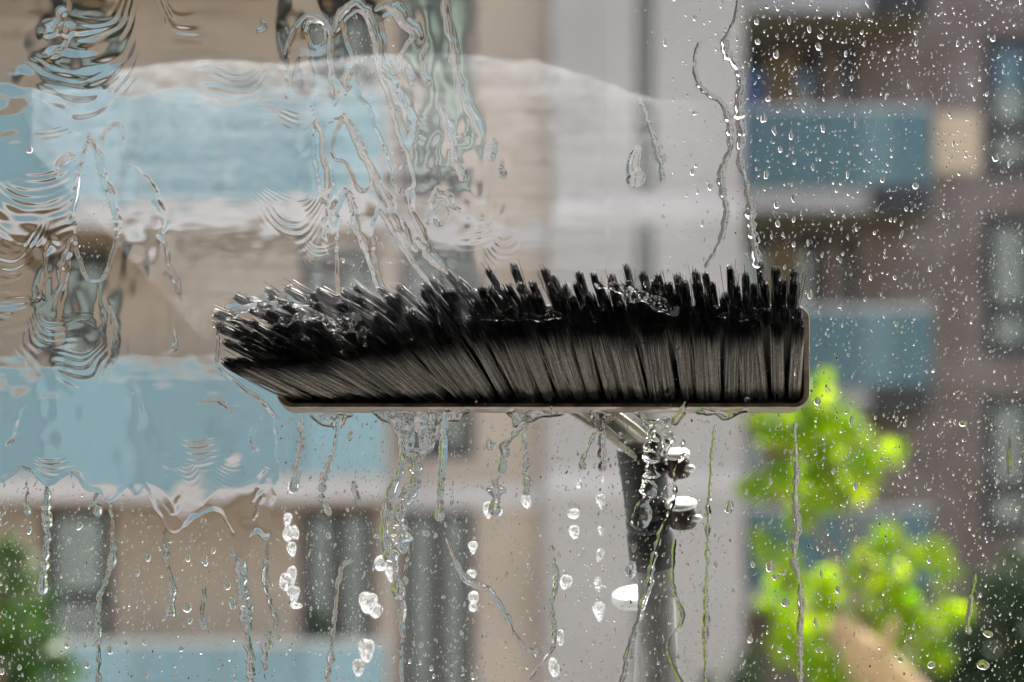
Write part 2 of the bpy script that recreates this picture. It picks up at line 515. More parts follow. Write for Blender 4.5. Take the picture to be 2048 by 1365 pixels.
def balcony(parent, x0, x1, y_front, y_wall, z_slab0, z_slab1, z_rail, mats, n_panels, soffit='soffit'):
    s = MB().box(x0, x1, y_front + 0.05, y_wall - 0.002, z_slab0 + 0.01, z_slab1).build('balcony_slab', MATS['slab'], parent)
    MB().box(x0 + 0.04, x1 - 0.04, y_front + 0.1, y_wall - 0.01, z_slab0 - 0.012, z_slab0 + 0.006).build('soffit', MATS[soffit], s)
    wd = (x1 - x0) / n_panels
    for k in range(n_panels):
        MB().box(x0 + wd * k + 0.012, x0 + wd * (k + 1) - 0.012, y_front, y_front + 0.014, z_slab1 - 0.05, z_rail - 0.02).build('glass_panel', MATS[mats[k % len(mats)]], s)
    MB().box(x0, x1, y_front - 0.015, y_front + 0.03, z_rail - 0.018, z_rail + 0.02).build('handrail', MATS['steel'], s)
    return s


YL = 22.9                                  # plane of the left balcony fronts
kL = (YL + CAMD) / CAMD * S
def LX(px): return (px - 1024) * kL
def LZ(py): return EYE + (HORIZON - py) * kL
YLW = YL + 1.35                            # wall behind the balconies
kLW = (YLW + CAMD) / CAMD * S
def WXx(px): return (px - 1024) * kLW
def WZz(py): return EYE + (HORIZON - py) * kLW
ST = 550 * kL                              # one storey

b1 = empty('apartment_building', (LX(400), YLW, 0))
tag(b1, 'tan apartment block with pale blue glass balconies, blurred beyond the glass', 'building')


def inv(o, root):
    o.matrix_parent_inverse = root.matrix_world.inverted()


bpy.context.view_layer.update()
holes = []
wins = []
storeys = range(-2, 3)                     # storey k is shifted up by k floors from the one whose slab shows at y = 970
for k in storeys:
    dz = k * ST
    zt = WZz(1012) + dz
    for (xa, xb, zb, kind) in ((85, 228, 1278, 'a'), (598, 752, 1278, 'b'), (800, 950, 1440, 'c'), (-330, -190, 1278, 'a')):
        h = (WXx(xa), WXx(xb), WZz(zb) + dz - (0.9 if kind != 'c' else 0), zt)
        holes.append(h); wins.append((h, kind, k))
wall = wall_cells(WXx(-760), WXx(1092), 0, LZ(970) + 3.6 * ST, YLW, YLW + 0.3, holes).build('wall', MATS['wall_tan'], b1); inv(wall, b1)
o = MB().box(WXx(-750), WXx(1085), YLW + 0.7, YLW + 0.8, 0.1, LZ(970) + 3.5 * ST).build('interior_backing', MATS['interior_dark'], b1); inv(o, b1)
o = MB().box(WXx(-780), WXx(1092), YLW - 0.2, YLW + 9, LZ(970) + 3.6 * ST, LZ(970) + 3.6 * ST + 0.4).build('roof', MATS['slab'], b1); inv(o, b1)
for h, kind, k in wins:
    if kind == 'a': w = far_window(b1, *h, YLW + 0.05, 0, 'blind_reflection', (0.12, 0.98), (0.62, 1.0), transom=0.58)
    elif kind == 'b': w = far_window(b1, *h, YLW + 0.05, 1, 'blind_reflection_green' if k != 1 else 'blind_reflection', (0.30, 0.78), (0.74, 0.95))
    else: w = far_window(b1, *h, YLW + 0.05, 1, 'painted_reflection_pale' if k == 2 else 'blind_reflection_green', (0.05, 1.0) if k == 2 else (0.15, 0.45), (0.05, 1.0) if k == 2 else (0.1, 0.9))
    inv(w, b1)
for k in storeys:
    dz = k * ST
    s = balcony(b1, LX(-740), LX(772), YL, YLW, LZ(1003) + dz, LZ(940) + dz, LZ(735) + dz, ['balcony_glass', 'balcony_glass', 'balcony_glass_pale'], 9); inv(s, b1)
    # a thin floor joint along the wall
    j = MB().box(LX(774), WXx(1090), YLW - 0.05, YLW - 0.003, LZ(1003) + dz, LZ(948) + dz).build('floor_band', MATS['slab'], b1); inv(j, b1)

# grey stair tower between the two wings
YT = YLW - 0.35
kT = (YT + CAMD) / CAMD * S
def TX(px): return (px - 1024) * kT
def TZ(py): return EYE + (HORIZON - py) * kT
b2 = empty('stair_tower', (TX(1290), YT, 0))
tag(b2, 'plain light grey stair tower with narrow slot windows, behind the brush', 'building')
bpy.context.view_layer.update()
holes = []
ST2 = 550 * kT
for k in range(-2, 3):
    holes.append((TX(1272), TX(1308), TZ(1480) + k * ST2, TZ(1000) + k * ST2))
ztop = TZ(970) + 3.75 * ST2
wall = wall_cells(TX(1090), TX(1488), 0, ztop, YT, YT + 0.3, holes).build('wall', MATS['wall_grey'], b2); inv(wall, b2)
o = MB().box(TX(1100), TX(1480), YT + 0.5, YT + 10, 0.1, ztop - 0.1).build('interior_backing', MATS['interior_dark'], b2); inv(o, b2)
for h in holes:
    w = far_window(b2, *h, YT + 0.06, 0); inv(w, b2)
for k in range(-2, 3):
    j = MB().box(TX(1091), TX(1487), YT - 0.03, YT - 0.002, TZ(995) + k * ST2, TZ(938) + k * ST2).build('floor_band', MATS['slab'], b2); inv(j, b2)

# right wing, farther back
YR = 32.0                                  # balcony fronts
kR = (YR + CAMD) / CAMD * S
def RX(px): return (px - 1024) * kR
def RZ(py): return EYE + (HORIZON - py) * kR
YRW = YR + 1.7
kRW = (YRW + CAMD) / CAMD * S
def QX(px): return (px - 1024) * kRW
def QZ(py): return EYE + (HORIZON - py) * kRW
b3 = empty('brick_wing', (QX(1750), YRW, 0))
tag(b3, 'brown brick apartment wing with teal balcony glass and dark windows', 'building')
bpy.context.view_layer.update()
STR = 400 * kR
holes, wins = [], []
for k in range(-1, 4):
    dz = k * STR
    holes.append((QX(1475), QX(1712), RZ(818) + dz - 0.1, QZ(418) + dz - 0.0 - (400 * kRW - STR) * 0)); wins.append((holes[-1], 'd', k))
for k in range(-1, 4):
    dz = k * 360 * kRW
    holes.append((QX(1966), QX(2075), QZ(1075 - 0) + dz, QZ(790) + dz)); wins.append((holes[-1], 'r', k))
# doors: storey k = 0 has its panel at y 615-770
fixed = []
for (h, kind, k) in wins:
    if kind == 'd':
        h = (h[0], h[1], RZ(772) + k * STR + 0.02, RZ(430) + k * STR)
    fixed.append((h, kind, k))
wins = fixed
holes = [w[0] for w in wins]
ztop = QZ(-420)
wall = wall_cells(QX(1470), QX(2900), 0, ztop, YRW, YRW + 0.3, holes).build('wall', MATS['wall_brick'], b3); inv(wall, b3)
o = MB().box(QX(1475), QX(2890), YRW + 0.8, YRW + 9, 0.1, ztop - 0.1).build('interior_backing', MATS['interior_dark'], b3); inv(o, b3)
for h, kind, k in wins:
    if kind == 'r':
        w = far_window(b3, *h, YRW + 0.06, 0, 'blind_reflection' if k == 2 else 'blind_reflection_green', (0.25, 1.0), (0.45, 1.0) if k == 2 else (0.1, 0.95), transom=0.34, fw=0.2); inv(w, b3)
    else:
        w = far_window(b3, *h, YRW + 0.06, 2); inv(w, b3)
        wx = h[1] - h[0]
        d = MB().box(h[0] + wx * 0.24, h[0] + wx * 0.52, YRW + 0.005, YRW + 0.03, h[2] + 0.02, h[3] - 0.1).build('door_leaf', MATS['door_wood'], b3); inv(d, b3)
        d = MB().box(h[0] + wx * 0.70, h[0] + wx * 0.90, YRW + 0.005, YRW + 0.03, h[2] + 0.02, h[3] - 0.1).build('door_leaf', MATS['wall_brick'], b3); inv(d, b3)
        if k == 1:
            d = MB().box(h[0] + wx * 0.02, h[0] + wx * 0.21, YRW - 0.02, YRW + 0.02, h[2] + 0.02, h[3] - 0.45).build('blue_curtain', MATS['curtain_blue'], b3); inv(d, b3)
for k in range(-1, 4):
    dz = k * STR
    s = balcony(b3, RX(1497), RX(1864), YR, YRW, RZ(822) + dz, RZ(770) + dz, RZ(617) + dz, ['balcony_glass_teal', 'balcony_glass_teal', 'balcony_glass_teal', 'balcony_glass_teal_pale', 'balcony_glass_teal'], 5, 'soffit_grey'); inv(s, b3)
    o = MB().box(RX(1742), RX(1860), YR - 0.02, YR + 0.04, RZ(828) + dz, RZ(772) + dz).build('dark_opening', MATS['window_frame'], b3); inv(o, b3)  # dark box put in for a dark opening at the slab
o = MB().box(RX(1832), RX(1862), YR + 0.05, YR + 0.5, RZ(362), RZ(222)).build('storage_cupboard', MATS['balcony_store_blue'], b3); inv(o, b3)
o = MB().box(QX(1868), QX(1958), YRW - 0.06, YRW - 0.003, QZ(345), QZ(228)).build('painted_sun_patch', MATS['painted_sun_patch'], b3); inv(o, b3)  # thin panel added as a painted patch of sunlight


# ------------------------------------------------------------------ trees
def leaf_cloud(centers, radii, counts, size, seed, flat=1.0):
    r = np.random.default_rng(seed)
    out = [(0.0, -0.55), (0.22, -0.3), (0.55, -0.32), (0.36, -0.02), (0.62, 0.22), (0.27, 0.22), (0.0, 0.7), (-0.27, 0.22), (-0.62, 0.22), (-0.36, -0.02), (-0.55, -0.32), (-0.22, -0.3)]
    tmpl = np.array([(0, 0.0, 0.0)] + [(x, y, -0.18 * abs(x) - 0.1 * y * y) for x, y in out])
    fan = np.array([(0, i + 1, (i + 1) % 12 + 1) for i in range(12)])
    V, T, tone = [], [], []
    n = 0
    for c, rad, cnt in zip(centers, radii, counts):
        q = r.normal(size=(cnt, 3)); q /= np.linalg.norm(q, axis=1)[:, None]
        q *= (r.random(cnt) ** 0.45)[:, None] * rad
        q[:, 2] *= flat
        pos = q + np.array(c)
        # leaves hang roughly flat, tilted at random
        nrm = r.normal(size=(cnt, 3)) * 0.55 + np.array([0.1, -0.5, 0.65]); nrm /= np.linalg.norm(nrm, axis=1)[:, None]
        a = np.cross(nrm, r.normal(size=(cnt, 3))); a /= np.linalg.norm(a, axis=1)[:, None]
        b = np.cross(nrm, a)
        sc = size * (0.65 + 0.7 * r.random(cnt))
        v = pos[:, None, :] + sc[:, None, None] * (tmpl[None, :, 0:1] * a[:, None, :] + tmpl[None, :, 1:2] * b[:, None, :] + tmpl[None, :, 2:3] * nrm[:, None, :])
        V.append(v.reshape(-1, 3))
        T.append((fan[None] + (np.arange(cnt) * 13)[:, None, None] + n).reshape(-1, 3))
        tone.append(np.repeat(np.clip(r.normal(0.5, 0.3, cnt), 0, 1), 13))
        n += cnt * 13
    return np.concatenate(V), np.concatenate(T), np.concatenate(tone)


def crown(name, parent, args, m):
    V, T, tone = leaf_cloud(*args)
    base = np.array(parent.location)
    me = np_mesh(name, V - base, tris=T, mat=MATS[m], smooth=False)
    at = me.attributes.new('tone', 'FLOAT', 'POINT'); at.data.foreach_set('value', tone.astype(np.float32))
    return link(name, me, parent)


def tree(label, Y, root_px, clusters, leaf, m, seed, limbs, trunk_r, dens=1.0, extra=(), flat=1.0):
    k = (Y + CAMD) / CAMD * S
    rx = (root_px - 1024) * k
    t = empty('broadleaf_tree', (rx, Y, 0)); tag(t, label, 'tree')
    cs = [tuple(P(px, py, Y + dy)) for px, py, r, dy in clusters]
    rs = [r * k for px, py, r, dy in clusters]
    cn = [max(10, int(dens * (r / leaf) ** 2 * 5)) for r in rs]
    for e in extra:
        cs.append(e[0]); rs.append(e[1]); cn.append(e[2])
    crown('crown', t, (cs, rs, cn, leaf, seed, flat), m)
    top = max(c[2] for c in cs)
    tp = [Vector((0, 0, 0)), Vector((0.05, 0.02, top * 0.3)), Vector((-0.04, 0, top * 0.6)), Vector((0.02, 0.02, top * 0.92))]
    MB().tube(tp, [trunk_r * 1.25, trunk_r, trunk_r * 0.75, trunk_r * 0.15], 10).build('trunk', MATS['bark'], t, True)
    rr = random.Random(seed)
    for c in cs[::limbs]:
        e = Vector(c) - t.location
        st = Vector((0, 0, max(1.0, e.z - 0.4 * math.hypot(e.x, e.y) - 0.5)))
        mid = (st + e) / 2 + Vector((rr.uniform(-.1, .1), rr.uniform(-.1, .1), rr.uniform(0, .15)))
        MB().tube([st, mid, e], [trunk_r * 0.32, trunk_r * 0.2, trunk_r * 0.06], 7).build('limb', MATS['bark'], t, True)
    return t


YB = 7.6
cl = [(1640, 800, 50, 0), (1610, 850, 60, .1), (1530, 845, 42, .1), (1700, 850, 48, 0), (1660, 905, 60, .2), (1725, 935, 50, 0), (1780, 908, 32, -.1),
      (1640, 970, 52, .2), (1560, 962, 40, 0), (1497, 975, 26, -.1), (1600, 1022, 34, .2), (1690, 995, 36, .1),
      (1530, 1100, 44, -.1), (1580, 1140, 45, .1), (1760, 1078, 34, -.1), (1862, 1100, 38, 0), (1893, 1148, 28, 0), (1725, 1150, 50, .2), (1790, 1170, 50, 0),
      (1830, 1230, 50, 0), (1645, 1200, 50, .3), (1560, 1210, 40, .2), (1790, 1285, 44, .1), (1900, 1230, 34, .1), (1740, 1230, 50, .1), (1590, 1290, 48, .1), (1860, 1310, 46, 0), (1640, 1290, 60, .4), (1760, 1330, 55, .4), (1690, 1370, 70, .3)]
kb = (YB + CAMD) / CAMD * S
ex = [((random.uniform(0.5, 2.2) + (0.6), YB + random.uniform(-.5, 1.1), random.uniform(4.2, 6.6)), 0.34, 40) for _ in range(20)]
t1 = tree('sunlit yellow-green tree with big leaves right below the brush', YB, 1760, cl, 0.08, 'leaf_bright', 5, 2, 0.035, 3.4, ex)
lm = MB().tube([P(1960, 1560, YB - .35) - t1.location, P(1830, 1420, YB - .35) - t1.location, P(1745, 1330, YB - .38) - t1.location, P(1668, 1240, YB - .4) - t1.location],
               [62 * kb, 50 * kb, 44 * kb, 20 * kb], 12)
lm.tube([P(1790, 1400, YB - .36) - t1.location, P(1765, 1300, YB - .45) - t1.location, P(1790, 1240, YB - .5) - t1.location], [20 * kb, 15 * kb, 6 * kb], 8)
lm.build('bare_limb', MATS['bare_limb'], t1, True)

cl = [(30, 1110, 50, 0), (-20, 1160, 80, 0), (60, 1190, 55, 0), (20, 1260, 80, .3), (80, 1300, 60, 0), (-60, 1300, 110, .3), (130, 1340, 40, 0), (40, 1370, 90, .2), (-120, 1200, 120, .3), (-150, 1400, 150, .5), (20, 1480, 130, .3)]
tree('mid-green tree in the lower left corner behind the droplets', 13.0, -40, cl, 0.085, 'leaf_mid', 9, 3, 0.12, 2.2, [((-5.4 + random.uniform(-1.3, 1.3), 13 + random.uniform(-1, 1), random.uniform(3.6, 6)), 0.7, 160) for _ in range(9)])
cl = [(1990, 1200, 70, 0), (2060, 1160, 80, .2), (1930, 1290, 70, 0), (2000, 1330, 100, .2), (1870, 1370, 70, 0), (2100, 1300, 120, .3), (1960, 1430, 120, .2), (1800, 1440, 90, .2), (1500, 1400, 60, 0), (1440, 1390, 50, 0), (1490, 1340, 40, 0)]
tree('dark green tree in the lower right corner', 21.0, 2010, cl, 0.10, 'leaf_dark', 13, 3, 0.15, 2.4, [((8.5 + random.uniform(-2, 2), 21 + random.uniform(-1, 1), random.uniform(3.6, 6)), 0.9, 180) for _ in range(9)])

# ------------------------------------------------------------------ the brush on its pole
BY0, BY1 = 0.068, 0.098
brush = empty('window_cleaning_brush', P(1300, 830, 0.12))
tag(brush, 'black bristled window-washing brush on a pole, pressed against the wet glass', 'brush')
B0 = brush.location.copy()


def bpt(px, py, Y): return P(px, py, Y) - B0


def rounded(px0, px1, py0, py1, Y, r):
    pts = []
    for cx, cy, a0 in ((px1 - r, py0 + r, 0), (px0 + r, py0 + r, 90), (px0 + r, py1 - r, 180), (px1 - r, py1 - r, 270)):
        for i in range(6):
            a = math.radians(a0 + 18 * i)
            q = bpt(cx + r * math.cos(a), cy - r * math.sin(a), Y)
            pts.append((q.x, q.z))
    return pts


blk = MB().prism(rounded(566, 1608, 626, 814, BY0, 22), BY0 - B0.y, BY1 - B0.y, 0.002).build('block', MATS['block_dark'], brush)
rim = MB()
ou = rounded(556, 1616, 614, 821, BY0, 30); inn = rounded(570, 1604, 630, 811, BY0, 22)
n = len(ou); y0, y1 = BY0 - 0.011 - B0.y, BY1 - 0.008 - B0.y
ou2 = rounded(558, 1614, 617, 818, BY0, 28)
rim.v += [(x, y0 + 0.004, z) for x, z in ou] + [(x, y0, z) for x, z in ou2] + [(x, y0, z) for x, z in inn] + [(x, y1 - 0.01, z) for x, z in inn] + [(x, y1, z) for x, z in ou]
for rr_ in range(4):
    for k in range(n):
        k2 = (k + 1) % n
        rim.f.append((rr_ * n + k, rr_ * n + k2, (rr_ + 1) * n + k2, (rr_ + 1) * n + k))
for k in range(n):
    k2 = (k + 1) % n
    rim.f.append((4 * n + k, 4 * n + k2, k2, k))
smooth_by_angle(rim.build('rim', MATS['block_rim'], blk), 50)

# tufts: five rows set in the block, dragged up and to the left by the stroke
SH_X = [560, 772, 1060, 1249, 1400, 1590]; SH_V = [-142, -118, -60, -34, -14, 2]
LOW_X = [430, 580, 680, 780, 850, 945, 1033, 1130, 1600]; LOW_V = [724, 722, 708, 692, 680, 667, 656, 651, 648]
TOP_X = [440, 520, 620, 760, 900, 1050, 1200, 1600]; TOP_V = [600, 586, 582, 572, 560, 551, 547, 546]
ROWS, COLS = 5, 34
BEADS = []
for r in range(ROWS):
    v = r / (ROWS - 1)
    for c in range(COLS):
        t = (c + (0.25 if r % 2 else -0.1) + RNG.uniform(-.14, .14)) / (COLS - 1)
        t = min(max(t, 0.0), 1.0)
        bx = 588 + t * 1000
        by = 790 - v * 140 + RNG.uniform(-3, 3)
        sh = np.interp(bx, SH_X, SH_V) + RNG.normal(0, 5)
        if r in (3, 4): sh *= 1.0 + 0.12 * RNG.normal()
        tx = bx + sh
        tyl, tyt = np.interp(tx, LOW_X, LOW_V), np.interp(tx, TOP_X, TOP_V)
        vv = v ** 0.9
        ty = tyl + (tyt - tyl) * vv + (RNG.normal(0, 8) if r == 4 else RNG.normal(0, 3))
        Yt = 0.0034 + abs(RNG.normal(0, 0.0012)) + (0.004 * RNG.random() if r == 4 else 0)
        nf = 100 if r == 0 else 90
        rb, rt = (13.5 if r == 0 else 8.0) * (0.9 + .2 * RNG.random()), (14.5 if r == 0 else 11.0 if r < 3 else 8.6 if r == 3 else 7.4) * (0.85 + .3 * RNG.random())
        if r == 0: ty += 4
        ang = RNG.uniform(0, 2 * math.pi, nf); rad = np.sqrt(RNG.random(nf))
        ox, oy = rad * np.cos(ang), rad * np.sin(ang)
        spl = 1.0 + np.where(RNG.random(nf) < 0.045, RNG.uniform(0.4, 2.4, nf), 0)
        tlen = 1 + RNG.normal(0, 0.02, nf)
        bxs, bys = bx + ox * rb, by + oy * rb
        txs, tys = tx + (ox * rt + RNG.normal(0, 1.2, nf)) * spl, ty + (oy * rt * 0.85 + RNG.normal(0, 1.2, nf)) * spl
        Yts = Yt + np.abs(RNG.normal(0, 0.0012, nf))
        us = np.array([0, .35, .66, .78, .86, 1.0]) if r == 0 else np.array([0, .4, .75, 1.0])
        SEG = len(us) - 1
        # fibre leaves the block straight and bends over towards the tip
        u = us[None, :]
        ease = 0.72 * u + 0.28 * u * u
        ease = ease * tlen[:, None]
        PX = bxs[:, None] + (txs - bxs)[:, None] * ease
        PY = bys[:, None] + (tys - bys)[:, None] * ease + 3 * np.sin(u * math.pi) * RNG.normal(0, 0.6, nf)[:, None]
        YY = BY0 - 0.001 + (Yts - BY0)[:, None] * u
        kk = (YY + CAMD) / CAMD * S
        C = np.stack([(PX - 1024) * kk, YY, EYE + (HORIZON - PY) * kk], axis=-1)      # nf, SEG+1, 3
        wdt = (0.36e-3 if r == 0 else 0.28e-3) * (1.0 - 0.3 * us)[None, :, None]
        ro = RNG.uniform(0, 2 * math.pi, nf)
        ringv = []
        for q in range(3):
            th = ro + q * 2 * math.pi / 3
            dv = np.stack([np.cos(th), 0.45 * np.sin(th), np.sin(th)], axis=-1)[:, None, :]
            ringv.append(C + dv * wdt)
        ring = np.stack(ringv, axis=2)                                                # nf, SEG+1, 3, 3
        V = ring.reshape(-1, 3) - np.array(B0)
        idx = np.arange(nf * (SEG + 1) * 3).reshape(nf, SEG + 1, 3)
        q = []
        for a in range(3):
            a2 = (a + 1) % 3
            q.append(np.stack([idx[:, :-1, a], idx[:, :-1, a2], idx[:, 1:, a2], idx[:, 1:, a]], axis=-1).reshape(-1, 4))
        caps = idx[:, -1, :].reshape(-1, 3)
        me = np_mesh('tuft', V, tris=caps, quads=np.concatenate(q), mat=MATS['bristle_lit' if r == 0 else 'bristle_black'])
        if r == 0:
            at = me.attributes.new('wet', 'FLOAT', 'POINT')
            wv = np.clip((us[None, :] - (0.74 + RNG.normal(0, .02) + RNG.normal(0, .05, nf))[:, None]) / 0.10, 0, 1)
            dk = np.where(RNG.random(nf) < .36, RNG.uniform(.4, .97, nf), RNG.uniform(0, .2, nf))
            at.data.foreach_set('value', np.repeat(np.maximum(wv, dk[:, None]).ravel(), 3).astype(np.float32))
        else:
            for _ in range(RNG.choice([0, 0, 1, 2, 4])):
                k_ = RNG.integers(nf); BEADS.append((txs[k_], tys[k_], Yts[k_], RNG.uniform(0.9, 2.8)))
        link('tuft', me, brush)

# water beads added at the bristle tips as white sun glints
_th = np.linspace(0, 2 * math.pi, 8, endpoint=False); _V0 = [(math.sin(p_) * math.cos(t_), math.sin(p_) * math.sin(t_), math.cos(p_)) for p_ in np.linspace(0.05, math.pi - 0.05, 6) for t_ in _th]
_Q0 = np.array([(i * 8 + k, (i + 1) * 8 + k, (i + 1) * 8 + (k + 1) % 8, i * 8 + (k + 1) % 8) for i in range(5) for k in range(8)]); _V0 = np.array(_V0)
_VV = [(_V0 * np.array([r_ * (1 + .5 * random.random()), r_, r_ * (1 + .6 * random.random())]) * S + np.array(P(x_, y_ - 1, max(Y_ - 0.0002, r_ * 1.0 * S + 0.0029)) - B0)) for x_, y_, Y_, r_ in BEADS]
link('glint_bead', np_mesh('glint_bead', np.concatenate(_VV), quads=np.concatenate([_Q0 + 48 * i for i in range(len(BEADS))]), mat=MATS['foam_glint_water']), brush)['kind'] = 'stuff'

# bracket, clamps, knobs and pole
br = MB().tube([bpt(1165, 800, .112), bpt(1225, 856, .122), bpt(1292, 908, .135)], [24 * S, 25 * S, 26 * S], 14, squash=0.6).build('bracket', MATS['bracket_metal'], brush, True)
MB().tube([bpt(1128, 815, .104), bpt(1200, 862, .115), bpt(1272, 915, .126)], 6.5 * S, 8).build('bracket_rod', MATS['bracket_pale'], br, True)
MB().tube([bpt(1215, 815, .104), bpt(1270, 855, .112), bpt(1322, 900, .122)], 7 * S, 8).build('bracket_rod', MATS['bracket_pale'], br, True)
MB().tube([bpt(1150, 808, .100), bpt(1185, 833, .106), bpt(1240, 880, .112)], 5 * S, 8).build('bracket_rod', MATS['bracket_metal'], br, True)


def seg(name, m, a, b, ra, rb, bev=4, parent=brush):
    A, Bv = bpt(*a), bpt(*b)
    d = (Bv - A); L = d.length; d = d / L
    e = bev * S
    return smooth_by_angle(MB().tube([A, A + d * e * 0.35, A + d * e, Bv - d * e, Bv - d * e * 0.35, Bv], [(ra - bev) * S, (ra - bev * 0.3) * S, ra * S, rb * S, (rb - bev * .3) * S, (rb - bev) * S], 28).build(name, m, parent), 35)


clamp = seg('clamp_sleeve', MATS['clamp_black'], (1282, 893, .140), (1296, 1036, .158), 54, 47)
seg('clamp_collar', MATS['collar_blue_black'], (1296, 1030, .158), (1299, 1058, .162), 51, 51, 8, clamp)
seg('clamp_lower', MATS['clamp_black'], (1299, 1056, .162), (1306, 1138, .172), 52, 50, 12, clamp)
for i_, f_ in enumerate((0.10, 0.22, 0.34, 0.80, 0.92)):
    q0 = (1282 + 14 * f_, 893 + 143 * f_, .140 + .018 * f_); rr0 = 54 - 7 * f_
    seg('clamp_rib', MATS['clamp_black'], (q0[0], q0[1] - 3, q0[2]), (q0[0] + .6, q0[1] + 3, q0[2] + .0007), rr0 + 2.2, rr0 + 2.0, 1.5, clamp)
pole = seg('pole', MATS['pole_grey'], (1308, 1128, .172), (1352, 1900, .300), 41, 41, 3)
seg('hose', MATS['hose_pale'], (1290, 1190, .205), (1262, 1900, .320), 17, 17, 4, pole)
for (kx, ky, kr, Yk) in ((1354, 912, 25, .128), (1362, 1012, 31, .142)):
    kb_ = seg('knob', MATS['knob_dark'], (kx + 4, ky + 42, Yk + .006), (kx + 2, ky + 4, Yk), kr * 0.98, kr * 0.98, 6)
    prof = []
    c0 = bpt(kx, ky, Yk)
    ax = (bpt(kx, ky - 40, Yk - 0.006) - bpt(kx + 3, ky, Yk)).normalized()
    MB().tube([c0 - ax * 3 * S, c0, c0 + ax * 7 * S, c0 + ax * 11 * S, c0 + ax * 13 * S], [kr * 0.95 * S, kr * 1.12 * S, kr * 1.1 * S, kr * 0.9 * S, kr * 0.5 * S], 24).build('knob_cap', MATS['knob_silver'], kb_, True)
    MB().tube([bpt(kx + kr * .7, ky + 26, Yk - .006), bpt(kx + kr + 6, ky + 26, Yk - .004), bpt(kx + kr + 11, ky + 26, Yk - .004)], [7 * S, 8 * S, 3 * S], 12).build('knob_screw', MATS['knob_silver'], kb_, True)
    MB().tube([bpt(1310, ky + 25, Yk + .012), bpt(kx, ky + 25, Yk + .004)], 11 * S, 12).build('knob_stem', MATS['clamp_black'], kb_, True)
c0 = bpt(1272, 1190, .235)
ax = Vector((-0.10, -0.34, 0.93)).normalized()
kk_ = MB().tube([c0 - ax * .007, c0 - ax * .004, c0, c0 + ax * .002], [50 * S, 56 * S, 56 * S, 52 * S], 32).build('lock_disc', MATS['knob_silver'], brush)
smooth_by_angle(kk_, 30)


# ------------------------------------------------------------------ water on the pane
def gnoise(shape, sx, sy, seed):
    """Smooth noise of unit deviation; sx, sy are correlation lengths in cells."""
    r = np.random.default_rng(seed)
    f = np.fft.rfft2(r.normal(size=shape))
    fy = np.fft.fftfreq(shape[0])[:, None]; fx = np.fft.rfftfreq(shape[1])[None, :]
    f *= np.exp(-2 * (math.pi ** 2) * ((fx * sx) ** 2 + (fy * sy) ** 2))
    o = np.fft.irfft2(f, s=shape)
    return o / (o.std() + 1e-9)


def gblur(a, s):
    pad = int(4 * s) + 1
    b = np.pad(a, pad, mode='edge')
    f = np.fft.rfft2(b)
    fy = np.fft.fftfreq(b.shape[0])[:, None]; fx = np.fft.rfftfreq(b.shape[1])[None, :]
    f *= np.exp(-2 * (math.pi ** 2) * ((fx * s) ** 2 + (fy * s) ** 2))
    return np.fft.irfft2(f, s=b.shape)[pad:-pad, pad:-pad]


def in_poly(X, Y, poly):
    r = np.zeros(X.shape, bool)
    n = len(poly)
    for i in range(n):
        x1, y1 = poly[i]; x2, y2 = poly[(i + 1) % n]
        if y1 == y2: continue
        c = ((Y >= min(y1, y2)) & (Y < max(y1, y2)) & (X < (x2 - x1) * (Y - y1) / (y2 - y1) + x1))
        r ^= c
    return r


def poly_dist(X, Y, pts):
    """Distance to a polyline and the arc position (0..1) of the nearest point."""
    best = np.full(X.shape, 1e9); pos = np.zeros(X.shape)
    L = [0]
    for a, b in zip(pts[:-1], pts[1:]): L.append(L[-1] + math.hypot(b[0] - a[0], b[1] - a[1]))
    for i, (a, b) in enumerate(zip(pts[:-1], pts[1:])):
        dx, dy = b[0] - a[0], b[1] - a[1]
        l2 = dx * dx + dy * dy + 1e-9
        t = np.clip(((X - a[0]) * dx + (Y - a[1]) * dy) / l2, 0, 1)
        d = np.hypot(X - a[0] - t * dx, Y - a[1] - t * dy)
        m = d < best
        best[m] = d[m]; pos[m] = (L[i] + t[m] * (L[i + 1] - L[i])) / L[-1]
    return best, pos


def spline(pts, n=6, wob=0.0, seed=0):
    """Catmull-Rom through the points with a little wobble."""
    p = np.array([pts[0]] + list(pts) + [pts[-1]], float)
    out = []
    for i in range(1, len(p) - 2):
        for t in np.linspace(0, 1, n, endpoint=False):
            a, b, c, d = p[i - 1], p[i], p[i + 1], p[i + 2]
            out.append(0.5 * ((2 * b) + (-a + c) * t + (2 * a - 5 * b + 4 * c - d) * t * t + (-a + 3 * b - 3 * c + d) * t ** 3))
    out.append(p[-2])
    out = np.array(out)
    if wob:
        r = np.random.default_rng(seed)
        out[1:-1] += r.normal(0, wob, (len(out) - 2, 2))
    return [tuple(q) for q in out]


GAP = 0.00025


WET = np.zeros((1560, 2260), bool)      # where water already stands, one cell per pixel, offset 100


